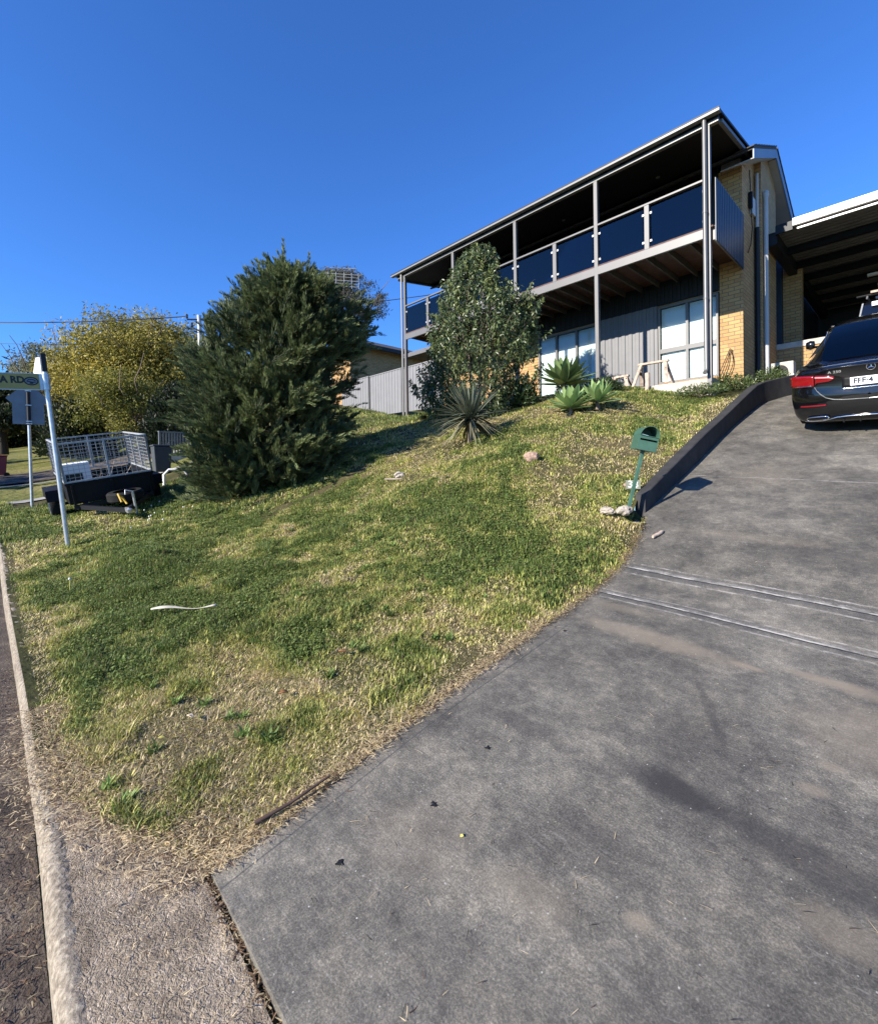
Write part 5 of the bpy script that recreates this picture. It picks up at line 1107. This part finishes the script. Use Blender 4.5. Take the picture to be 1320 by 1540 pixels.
# ================================================================== CARS
def car_shape(root, W, L, zb, trunk, hood, gh, prof, bendk, mat):
    """lower body and greenhouse as one mesh; gh = [(y, top z, roof half width, belt half width)]"""
    def rear_y(x, z): return bendk * (abs(x) / W) ** 4 + float(np.interp(z, [p[0] for p in prof], [p[1] for p in prof]))
    def deck(y): return float(np.interp(y, [0, .12, .5, 1.2, 3.1, L - .5, L - .1, L], [trunk, trunk + .03, trunk + .05, trunk + .02, trunk + .0, hood, hood - .12, hood - .25]))
    def wid(y): return W * float(np.interp(y, [0, .5, 1.4, L - 1.2, L - .3, L], [.955, .99, 1.0, 1.0, .93, .80]))
    def half(y):
        w = wid(y); t = deck(y)
        return [(0, t), (.35 * w, t - .004), (.66 * w, t - .014), (.84 * w, t - .035), (.925 * w, t - .08), (.965 * w, t - .15), (.99 * w, t - .24), (w, .60), (w, .50), (.985 * w, .40), (.97 * w, .30), (.93 * w, .22), (.84 * w, zb), (.4 * w, zb), (0, zb)]
    def ring(y, s=1.0, bl=None):
        h = half(y); c = (0, (zb + deck(y)) / 2); pts = [(c[0] + (x - c[0]) * s, c[1] + (z - c[1]) * s) for x, z in h]
        full = pts + [(-x, z) for x, z in reversed(pts[1:-1])]
        k = max(0, 1 - y / .9)
        return [(x, (y + rear_y(x, z) * k) if y < 2 else y - (.45 * (abs(x) / W) ** 3 * max(0, (y - L + .9) / .9)), z) for x, z in full]
    ys = [(0, .02), (0, .25), (0, .5), (0, .72), (0, .88), (0, .96), (.02, .99), (.05, 1.0)] + [(y, 1) for y in (.12, .22, .35, .5, .7, .9, 1.15, 1.4, 1.8, 2.2, 2.6, 3.0, 3.4, 3.8)] + [(L - .45, 1), (L - .2, 1), (L - .05, .98), (L, .9), (L, .5), (L, .02)]
    rows = [ring(y, s) for y, s in ys]; rows = [r + [r[0]] for r in rows]
    q = MB(); q.grid(rows)
    rows = []
    for y, t, rw_, bw_ in gh:
        b_ = deck(y) - .03; hh = max(t - b_, .01)
        h = [(0, t), (.4 * rw_, t - .006), (.72 * rw_, t - .02), (.9 * rw_, t - .045 * min(1, hh * 3)), (rw_, t - .10 * min(1, hh * 2.2)), (rw_ + (bw_ - rw_) * .5, b_ + hh * .42), (bw_, b_)]
        full = h[::-1] + [(-x, z) for x, z in h[1:]]; rows.append([(x, y, z) for x, z in full])
    q.grid(rows); o = q.build('body', mat, root, local=True, smooth=55, sub=1)
    return rear_y, deck
def rpatch(root, name, mat, ry, x0, x1, zt, zb_, off=.004, thick=.012, nx=14, nz=4, parent=None, yk=1.0):
    P = []; 
    for i in range(nx + 1):
        x = x0 + (x1 - x0) * i / nx; a = zb_(x) if callable(zb_) else zb_; b_ = zt(x) if callable(zt) else zt
        P.append([(x, ry(x, a + (b_ - a) * j / nz) - off, a + (b_ - a) * j / nz) for j in range(nz + 1)])
    q = MB(); q.grid(P); o = q.build(name, mat, parent or root, local=True, smooth=True)
    s = o.modifiers.new('t', 'SOLIDIFY'); s.thickness = thick; s.offset = 0; return o
def wheel(root, x, y, r, w, name='wheel'):
    q = MB(); s = 1 if x > 0 else -1
    q.lathe([(r * .62, -w / 2), (r * .9, -w / 2), (r * .985, -w * .42), (r, -w * .3), (r, w * .3), (r * .985, w * .42), (r * .9, w / 2), (r * .62, w / 2)], (x, y, r), 'x', 32)
    wh = q.build(name, M['rubber'], root, local=True, smooth=40)
    q = MB(); q.lathe([(0, .0), (r * .16, .01), (r * .2, -.01)], (x + s * w * .42, y, r), 'x', 16)
    for k in range(5):
        a = 2 * PI * k / 5; q.bar((x + s * w * .40, y + r * .12 * math.cos(a), r + r * .12 * math.sin(a)), (x + s * w * .40, y + r * .62 * math.cos(a), r + r * .62 * math.sin(a)), .06, .02, (1, 0, 0))
    q.lathe([(r * .56, 0), (r * .64, .004), (r * .64, -.02)], (x + s * w * .36, y, r), 'x', 28); q.build('rim', M['galv'], wh, local=True)
    return wh
th = R(16.2)
car = thing('black_car', 'glossy black sedan parked nose up on the driveway seen from behind', 'car', (-.505, 8.42, float(zd(-.505, 9.37)) - .98 * math.sin(R(16.2))), (th, 0, 0))
prof = [(.15, .16), (.22, .08), (.30, .03), (.45, .0), (.58, .005), (.64, .03), (.70, .05), (.80, .065), (.90, .05), (.95, .03), (1.0, .02), (1.1, .05)]
gh = [(.42, .955, .50, .66), (.62, 1.06, .53, .70), (.85, 1.185, .545, .735), (1.1, 1.30, .55, .755), (1.4, 1.405, .545, .77), (1.65, 1.435, .55, .775), (2.1, 1.455, .56, .78), (2.6, 1.43, .56, .78), (2.95, 1.34, .55, .78), (3.3, 1.17, .56, .77), (3.6, .98, .58, .74)]
ry, deck = car_shape(car, .895, 4.55, .17, .945, .80, gh, prof, .26, M['carpaint'])
for x, y in ((-.745, .98), (.745, .98), (-.745, 3.70), (.745, 3.70)): wheel(car, x, y, .325, .225)
q = MB(); q.box(-.68, .68, .35, 4.2, .13, .19); q.build('underbody', M['black'], car, local=True)
# glass
def ghtop(y): return float(np.interp(y, [g[0] for g in gh], [g[1] for g in gh]))
def hw(y): return float(np.interp(y, [.50, .6, 1.35, 1.5], [.50, .54, .47, .44]))
P = [[(x * hw(y), y, ghtop(y) + .008 - .02 * abs(x) ** 2.5) for x in np.linspace(-1, 1, 13)] for y in np.linspace(.50, 1.42, 12)]
q = MB(); q.grid(P); q.build('rear_window', M['carglass'], car, local=True, smooth=True)
M['winblack'] = paint('gloss_black', (.004, .005, .008), .06, .05, 3, coat=1)
P = [[(x * (hw(y) - .0), y, ghtop(y) + .003 - .02 * abs(x) ** 2.5) for x in np.linspace(-1, 1, 13)] for y in np.linspace(.50, 1.42, 12)]
q = MB(); q.grid(P); q.build('window_tint', M['winblack'], car, local=True, smooth=True)
for s in (-1, 1):
    q = MB(); pts = []
    for y in np.linspace(1.0, 3.25, 12):
        b_ = float(np.interp(y, [g[0] for g in gh], [g[3] for g in gh])); r_w = float(np.interp(y, [g[0] for g in gh], [g[2] for g in gh])); t_ = ghtop(y); z0 = deck(y) + .02; z1 = max(z0 + .01, t_ - .12)
        pts.append([(s * (b_ + .004), y, z0), (s * ((b_ + r_w) / 2 + .014), y, (z0 + z1) / 2), (s * (r_w + .006), y, z1)])
    q.grid(pts); q.build('side_window', M['winblack'], car, local=True, smooth=True)
    q = MB(); q.tube([(s * (float(np.interp(y, [g[0] for g in gh], [g[2] for g in gh])) + .004), y, ghtop(y) - .085) for y in np.linspace(.85, 3.0, 14)], .007, 6); q.build('pillar_highlight', M['chrome'], car, local=True, smooth=60)  # first tube: chrome stand-in for the sun highlight along roof and pillar
    q = MB(); q.lathe([(0, -.07), (.06, -.06), (.085, 0), (.07, .06), (0, .07)], (s * .97, 3.0, 1.04), 'x', 14); q.bar((s * .80, 3.02, .97), (s * .93, 3.0, 1.0), .06, .04); q.build('mirror', M['carpaint'], car, local=True, smooth=60)
# lamps
for s in (-1, 1):
    zt = lambda x: float(np.interp(abs(x), [.34, .40, .56, .80, .86], [.822, .845, .862, .868, .845])); zb2 = lambda x: float(np.interp(abs(x), [.34, .40, .545, .56, .80, .86], [.80, .765, .755, .715, .70, .715]))
    lamp = rpatch(car, 'tail_lamp', M['lampred'], ry, s * .57, s * .85, zt, zb2, .010, .02)
    rpatch(car, 'tail_lamp', M['lampred'], ry, s * .35, s * .555, zt, zb2, .012, .02)
    rpatch(car, 'lamp_strip', M['chrome'], ry, s * .60, s * .80, lambda x: zb2(x) + .018, lambda x: zb2(x) + .008, .024, .004, parent=lamp)
    rpatch(car, 'lamp_line', M['white'], ry, s * .36, s * .56, lambda x: zt(x) - .024, lambda x: zt(x) - .030, .024, .004, parent=lamp)
    rpatch(car, 'reflector', M['lampred'], ry, s * .44, s * .74, lambda x: .462 - abs(abs(x) - .44) * .05, lambda x: .442 - abs(abs(x) - .44) * .05, .004, .01)
    # exhaust surround
    pts = []
    for k in range(21):
        a = 2 * PI * k / 20; x = s * (.55 + .125 * math.copysign(abs(math.cos(a)) ** .7, math.cos(a))); z = .252 + .030 * math.copysign(abs(math.sin(a)) ** .6, math.sin(a)) + (-.10 * (abs(x) - .55)); pts.append((x, ry(x, z) - .012, z))
    q = MB(); q.tube(pts, .008, 6); q.build('exhaust_trim', M['chrome'], car, local=True, smooth=60)
    rpatch(car, 'exhaust_opening', M['black'], ry, s * .445, s * .655, lambda x: .275 - .10 * (abs(x) - .55), lambda x: .23 - .10 * (abs(x) - .55), .006, .006)
    q = MB(); q.tube([(s * x, ry(x, z) - .010, z) for x, z in ((.70, .205), (.62, .205), (.50, .212), (.42, .235), (.34, .262), (.25, .272), (.0, .275))], .0075, 6); q.build('bumper_trim', M['chrome'], car, local=True, smooth=60)
    q = MB(); q.tube([(s * x, ry(x, z) - .004, z) for x, z in ((.565, .70), (.54, .65), (.50, .60), (.44, .55), (.36, .52), (.25, .507), (0, .50))], .004, 6); q.build('lid_highlight', M['galv'], car, local=True, smooth=60)  # pale tube standing in for the highlight on the boot lid's edge
    for x in (.10, .27): q = MB(); q.box(s * x - .008, s * x + .008, ry(x, .2) - .02, ry(x, .2) + .06, .175, .235); q.build('diffuser_fin', M['black'], car, local=True)
rpatch(car, 'lid_lip', M['winblack'], ry, -.50, .50, .955, .938, .016, .02)
rpatch(car, 'plate_recess', M['black'], ry, -.27, .27, .80, .665, .003, .004); q = MB(); q.tube([(x, ry(x, .655) - .014, .650 + .0 * x) for x in np.linspace(-.25, .25, 9)], .007, 6); q.build('plate_trim', M['chrome'], car, local=True, smooth=60)
q = MB(); q.box(-.186, .186, .022, .028, .682, .790); pl = q.build('number_plate', M['plate'], car, local=True, bevel=.002)
M['platetext'] = paint('plate_lettering', (.02, .025, .04), .5, .05, 10)
text('FFF·4', .098, M['platetext'], basis((1, 0, 0), (0, 0, 1), (0, -1, 0), (-.155, .020, .737)), 'plate_lettering', pl, .0006, 'LEFT', .92, .003)
text('A 250', .046, M['chrome'], basis((1, 0, 0), (0, 0, 1), (0, -1, 0), (-.345, ry(-.35, .885) - .006, .885)), 'lettering', car, .002, 'CENTER', 1.25)
q = MB(); cxx, czz = .02, .905; yy0 = ry(.02, .905) - .012
q.tube([(cxx + .043 * math.cos(a), yy0, czz + .043 * math.sin(a)) for a in np.linspace(0, 2 * PI, 25)], .0035, 6)
for a in (PI / 2, PI / 2 + 2 * PI / 3, PI / 2 + 4 * PI / 3): q.add([(cxx + .041 * math.cos(a), yy0, czz + .041 * math.sin(a)), (cxx + .008 * math.cos(a + 1.05), yy0 - .003, czz + .008 * math.sin(a + 1.05)), (cxx, yy0 - .008, czz), (cxx + .008 * math.cos(a - 1.05), yy0 - .003, czz + .008 * math.sin(a - 1.05))], [(0, 1, 2), (0, 2, 3)])
q.build('badge', M['chrome'], car, local=True)

# second vehicle, farther up under the carport
sz = 1.93
suv = thing('dark_wagon', 'dark tall wagon with roof rack parked ahead of the sedan under the carport', 'car', (-.33, 14.15, float(zd(-.5, 14.9)) - .05), (R(4.5), 0, 0))
prof2 = [(.2, .1), (.35, .02), (.5, 0), (.7, .0), (.9, .04), (1.2, .06)]
gh2 = [(.22, 1.22, .66, .82), (.34, 1.52, .66, .83), (.50, 1.79, .655, .835), (.66, 1.88, .66, .84), (1.2, 1.905, .67, .845), (2.2, 1.91, .67, .845), (3.0, 1.85, .66, .84), (3.4, 1.55, .66, .83), (3.8, 1.2, .68, .82)]
ry2, deck2 = car_shape(suv, .93, 4.75, .35, 1.12, 1.05, gh2, prof2, .16, M['carpaint'])
for x, y in ((-.8, 1.0), (.8, 1.0), (-.8, 3.75), (.8, 3.75)): wheel(suv, x, y, .38, .24)
def g2(y): return float(np.interp(y, [g[0] for g in gh2], [g[1] for g in gh2]))
P = [[(x * np.interp(y, [.24, .56], [.72, .60]), y - .012, g2(y) + .004) for x in np.linspace(-1, 1, 9)] for y in np.linspace(.235, .58, 10)]
q = MB(); q.grid(P); q.build('rear_window', M['winblack'], suv, local=True, smooth=True)
for s in (-1, 1):
    q = MB(); q.tube([(s * .60, .70, 1.94), (s * .60, .8, 2.0), (s * .60, 2.6, 2.0), (s * .60, 2.7, 1.94)], .018, 8); q.build('roof_rail', M['galv'], suv, local=True, smooth=60)
    q = MB(); q.bar((s * .72, .20, 1.32), (s * .655, .47, 1.80), .03, .014); q.build('pillar_trim', M['galv'], suv, local=True)
    rpatch(suv, 'tail_lamp', M['lampred'], ry2, s * .74, s * .89, 1.1, .8, .01, .02)
q = MB(); q.box(-.45, .45, .52, .56, 1.855, 1.925); q.build('rear_spoiler', M['carpaint'], suv, local=True, bevel=.01)
q = MB(); q.box(-.50, .02, .375, .385, 1.70, 1.79); q.build('window_glint', M['blind'], suv, local=True)  # white patch standing in for the sun's reflection in the rear window
q = MB(); q.tube([(-.80, 1.0, 2.06), (.7, 1.0, 2.06)], .028, 8); q.build('rack_bar', M['black'], suv, local=True); q = MB(); q.box(-.55, .7, .93, 1.07, 2.09, 2.14); q.build('rack_board', M['oldwood'], suv, local=True)

# ================================================================== STREET SIGNS
def upframe(base, top, name, label, cat, xdir):
    base = Vector(base); u = (Vector(top) - base).normalized(); fx = Vector(xdir); fx = (fx - u * fx.dot(u)).normalized(); fy = u.cross(fx)
    t = thing(name, label, cat, tuple(base)); t.matrix_world = Matrix(((fx.x, fy.x, u.x, base.x), (fx.y, fy.y, u.y, base.y), (fx.z, fy.z, u.z, base.z), (0, 0, 0, 1))); return t
ss = upframe((-8.71, .72, -1.12), (-8.74, .49, 1.72), 'street_sign', 'leaning galvanised pole with gold street name blade ending in RD', 'street sign', (0, 1, 0))
# local x = along +Y, local -y... = towards the camera is +X world
q = MB(); q.tube([(0, 0, 0), (0, 0, 2.86)], .031, 16); q.build('pole', M['galv'], ss, local=True, smooth=50)
q = MB(); q.box(-.03, .03, -.045, .045, 2.64, 2.90); q.build('top_bracket', M['dark'], ss, local=True, bevel=.006)
q = MB(); q.tube([(0, 0, 2.38), (0, 0, 2.61)], .046, 16); q.box(-.075, -.02, -.018, .018, 2.38, 2.605); q.build('bracket', M['galv'], ss, local=True, smooth=50)
q = MB(); q.box(-1.25, -.07, -.009, .009, 2.385, 2.60); bl = q.build('name_blade', M['signyellow'], ss, local=True, bevel=.002)
q = MB(); q.box(-1.252, -.068, -.012, .012, 2.6005, 2.609); q.box(-1.252, -.068, -.012, .012, 2.376, 2.3845); q.build('blade_edge', M['galv'], ss, local=True)
bm_ = basis((1, 0, 0), (0, 0, 1), (0, -1, 0), (-.235, -.0098, 2.512))
text('MA RD', .128, M['ink'], bm_, 'lettering', bl, .0005, 'RIGHT', .86, .006)
q = MB(); q.tube([(-.165 + .072 * math.cos(a), -.0105, 2.50 + .053 * math.sin(a)) for a in np.linspace(0, 2 * PI, 29)], .007, 5)
q.tube([(-.165 + x, -.0105, 2.50 + z) for x, z in ((-.045, .005), (-.025, .022), (.0, .026), (.03, .018), (.048, .004))], .006, 5)
q.tube([(-.165 + x, -.0105, 2.50 + z) for x, z in ((-.05, -.012), (-.02, -.006), (.015, -.016), (.048, -.012))], .006, 5)
q.box(-.185, -.145, -.012, -.0095, 2.462, 2.482); q.build('crest', M['ink'], bl, local=True)
q = MB(); q.add([(-.165 + .066 * math.cos(a), -.0096, 2.50 + .048 * math.sin(a)) for a in np.linspace(0, 2 * PI, 24, endpoint=False)], [tuple(range(24))]); q.build('crest_field', M['signback'], bl, local=True)
q = MB(); dx_ = Vector((-.10, .95, 0)).normalized()
for s_ in (-.004, .004): pass
v8 = []
for k, (a, z) in enumerate(((.02, 2.62), (.02, 2.86), (.5, 2.92), (.98, 2.78), (.98, 2.66), (.5, 2.60))):
    v8.append((-.03 - a * .045, .03 + a * .80, z))
n8 = len(v8); q.add([(x - .006, y, z) for x, y, z in v8] + [(x + .006, y, z) for x, y, z in v8], [tuple(range(n8)), tuple(range(2 * n8 - 1, n8 - 1, -1))] + [(i, (i + 1) % n8, n8 + (i + 1) % n8, n8 + i) for i in range(n8)])
q.build('side_blade', M['signwhite'], ss, local=True)
ws = upframe((-13.82, .52, -.78), (-13.8, .50, 2.0), 'warning_sign', 'grey back of a diamond warning sign above a square plate on a pole', 'road sign', (0, 1, 0))
q = MB(); q.tube([(0, 0, 0), (0, 0, 1.98)], .03, 14); q.build('pole', M['galv'], ws, local=True, smooth=50)
q = MB(); q.tube([(0, -.008, 1.94), (0, -.008, 2.72)], .036, 14); q.build('pole_sleeve', M['dark'], ws, local=True, smooth=50)
q = MB(); dz_ = 2.52; r_ = .375; q.prism([(-r_, dz_), (0, dz_ - r_), (r_, dz_), (0, dz_ + r_)], lambda x, z: (x, .035, z), lambda x, z: (x, .040, z)); q.build('diamond_plate', M['signback'], ws, local=True)
q = MB(); q.box(-.27, .27, .042, .047, 1.96, 2.50); q.build('square_plate', M['signback'], ws, local=True)
for z in (2.70, 2.38, 2.02, 1.97): q = MB(); q.box(-.05, .05, -.05, -.005, z - .012, z + .012); q.tube([(0, -.05, z), (0, -.062, z)], .014, 8); q.build('clamp', M['galv'], ws, local=True)

# ================================================================== BOX TRAILER
tr = thing('box_trailer', 'black box trailer with galvanised mesh cage tilted on the grass verge', 'trailer', (-12.1, 1.68, -.62))
roll, pit = R(9.5), R(5.5)
tr.rotation_euler = (0, 0, 0)
# local: x towards the photographer (drawbar), y up the slope
fx = Vector((math.cos(pit), 0, -math.sin(pit))); fy = Vector((0, math.cos(roll), math.sin(roll))); fy = (fy - fx * fy.dot(fx)).normalized(); fz = fx.cross(fy)
tr.matrix_world = Matrix(((fx.x, fy.x, fz.x, -12.05), (fx.y, fy.y, fz.y, 1.70), (fx.z, fy.z, fz.z, -.73), (0, 0, 0, 1)))
def tp(name, q, mat, **k): return q.build(name, mat, k.pop('parent', tr), local=True, **k)
w_, x0, x1, z0, z1 = .70, -1.15, 1.12, .42, .78
q = MB(); q.box(x0, x1, -w_, w_, z0, z0 + .03); q.box(x1 - .03, x1, -w_ + .03, w_ - .03, z0 + .03, z1); q.box(x0, x0 + .03, -w_ + .03, w_ - .03, z0 + .03, z1); q.box(x0, x1, -w_, -w_ + .029, z0 + .03, z1); q.box(x0, x1, w_ - .029, w_, z0 + .03, z1)
q.box(x0 - .01, x1 + .01, -w_ - .02, -w_ + .03, z1 + .001, z1 + .04); q.box(x0 - .01, x1 + .01, w_ - .03, w_ + .02, z1 + .001, z1 + .04); q.box(x1 - .04, x1 + .01, -w_ + .031, w_ - .031, z1 + .001, z1 + .04)
for y in (-.62, 0, .62): q.box(x1 + .001, x1 + .03, y - .02, y + .02, z0 - .02, z1)
tp('tub', q, M['black'], bevel=.004)
q = MB()
for y in (-.45, .45): q.bar((x0, y, z0 - .04), (x1, y, z0 - .04), .05, .08)
q.bar((x1 - .1, -.62, z0 - .06), (x1 + 1.05, 0, z0 - .10), .05, .08); q.bar((x1 - .1, .62, z0 - .06), (x1 + 1.05, 0, z0 - .10), .05, .08); q.bar((x1 + .02, -.65, z0 - .05), (x1 + .02, .65, z0 - .05), .05, .07)
tp('drawbar', q, M['dark'])
q = MB(); q.bar((0, -.95, .30), (0, .95, .30), .05, .05); q.bar((-.45, -.64, .36), (.45, -.64, .36), .05, .03); q.bar((-.45, .64, .36), (.45, .64, .36), .05, .03); tp('axle', q, M['black'])
for s in (-1, 1):
    q = MB(); r = .30
    q.lathe([(r * .6, -.09), (r * .93, -.09), (r, -.06), (r, .06), (r * .93, .09), (r * .6, .09)], (0, s * .86, r), 'y', 30); wh = tp('wheel', q, M['rubber'], smooth=40)
    q = MB(); q.lathe([(0, 0), (.05, -.03 * s), (.08, 0), (.19, .02 * s), (.19, .06 * s)], (0, s * .90, r), 'y', 20); tp('rim', q, M['galv'], parent=wh, smooth=40)
    q = MB(); pr = [(-.46, .44), (-.40, .64), (.40, .64), (.46, .44)]
    for (a, b_), (c_, d_) in zip(pr[:-1], pr[1:]): q.add([(a, s * .74, b_), (a, s * .99, b_), (c_, s * .99, d_), (c_, s * .74, d_), (a, s * .74, b_ + .012), (a, s * .99, b_ + .012), (c_, s * .99, d_ + .012), (c_, s * .74, d_ + .012)], [(0, 1, 2, 3), (4, 7, 6, 5), (0, 4, 5, 1), (1, 5, 6, 2), (2, 6, 7, 3), (3, 7, 4, 0)])
    q.box(-.46, .46, s * .985 - .005, s * .985 + .005, .50, .64); tp('mudguard', q, M['black'])
q = MB(); cz_ = z1 + .04; hc = .72
def cage_panel(a, b_, label='cage_panel'):
    a = Vector(a); b_ = Vector(b_); up_ = Vector((0, 0, hc)); q = MB(); L = (b_ - a).length
    for t in np.linspace(0, 1, max(2, int(L / .075))): q.tube([a.lerp(b_, t), a.lerp(b_, t) + up_], .0042, 4, False)
    for t in np.linspace(0, 1, 11): q.tube([a + up_ * t, b_ + up_ * t], .0042, 4, False)
    for t in (0, 1): q.bar(a + up_ * t, b_ + up_ * t, .028, .028)
    for t in ((0, .5, 1) if L < 1.6 else (0, .33, .66, 1)): q.bar(a.lerp(b_, t), a.lerp(b_, t) + up_, .034, .034)
    return tp(label, q, M['galvmatt'])
e = .02; cage_panel((x1 - .02, -w_, cz_ + e), (x1 - .02, w_, cz_ + e)); cage_panel((x0 + .02, -w_, cz_ + e), (x0 + .02, w_, cz_ + e)); cage_panel((x0 + .02, -w_, cz_ + e), (x1 - .02, -w_, cz_ + e)); cage_panel((x0 + .02, w_, cz_ + e), (x1 - .02, w_, cz_ + e))
q = MB(); q.lathe([(.19, -.09), (.27, -.09), (.30, -.06), (.30, .06), (.27, .09), (.19, .09)], (x1 + .36, .12, z0 + .06), 'z', 30)
for k in range(5): q.lathe([(.301, -.05 + k * .025), (.303, -.045 + k * .025), (.301, -.04 + k * .025)], (x1 + .36, .12, z0 + .06), 'z', 30)
tp('spare_wheel', q, M['rubber'], smooth=40)
q = MB(); q.bar((x1 + .95, 0, z0 - .09), (x1 + 1.25, 0, z0 - .08), .06, .06); q.lathe([(0, -.05), (.045, -.04), (.05, .02), (0, .05)], (x1 + 1.27, 0, z0 - .07), 'z', 12); tp('coupling', q, M['galv'])
q = MB(); q.tube([(x1 + .9, .16, .02), (x1 + .9, .16, .62)], .022, 10); q.tube([(x1 + .9, .16, .62), (x1 + .9, .05, .66), (x1 + .9, .04, .58)], .012, 8); jw = tp('jockey_wheel', q, M['galv'], smooth=50); q = MB(); q.lathe([(0, -.03), (.09, -.03), (.1, 0), (.09, .03), (0, .03)], (x1 + .9, .16, .04), 'y', 16); tp('tyre', q, M['rubber'], parent=jw)
q = MB(); q.tube([(x1 + .8, -.02, z0 + .02), (x1 + .72, -.04, z0 + .16), (x1 + .66, .03, z0 + .06), (x1 + .75, .06, z0 - .04)], .018, 8); tp('safety_strap', q, M['yellow'], smooth=60)
# load in the cage
def inside(name, label, cat, loc):
    t = thing(name, label, cat, loc); t.matrix_world = tr.matrix_world @ Matrix.Translation(loc); return t
bx = inside('white_carton', 'white carton with a dark square window standing in the trailer cage', 'box', (-.2, -.42, z0 + .035))
q = MB(); q.box(-.18, .18, -.24, .24, 0, .62); q.build('carton', M['blind'], bx, local=True, bevel=.006); q = MB(); q.box(.181, .184, -.18, .10, .1, .42); q.build('window_print', M['ink'], bx, local=True)
br = inside('cut_branches', 'leafy cut branches lying in the trailer cage', 'branches', (.1, .15, z0 + .04))
n_ = 900; P = rng.normal(0, 1, (n_, 3)) * np.array([.25, .22, .12]) + np.array([0, 0, .25])
q = MB()
for k in range(8): q.tube([(random.uniform(-.6, -.2), random.uniform(-.4, .4), .05), (random.uniform(.1, .6), random.uniform(-.4, .4), random.uniform(.2, .6))], [.012, .006], 5)
q.build('sticks', M['oldwood'], br, local=True)
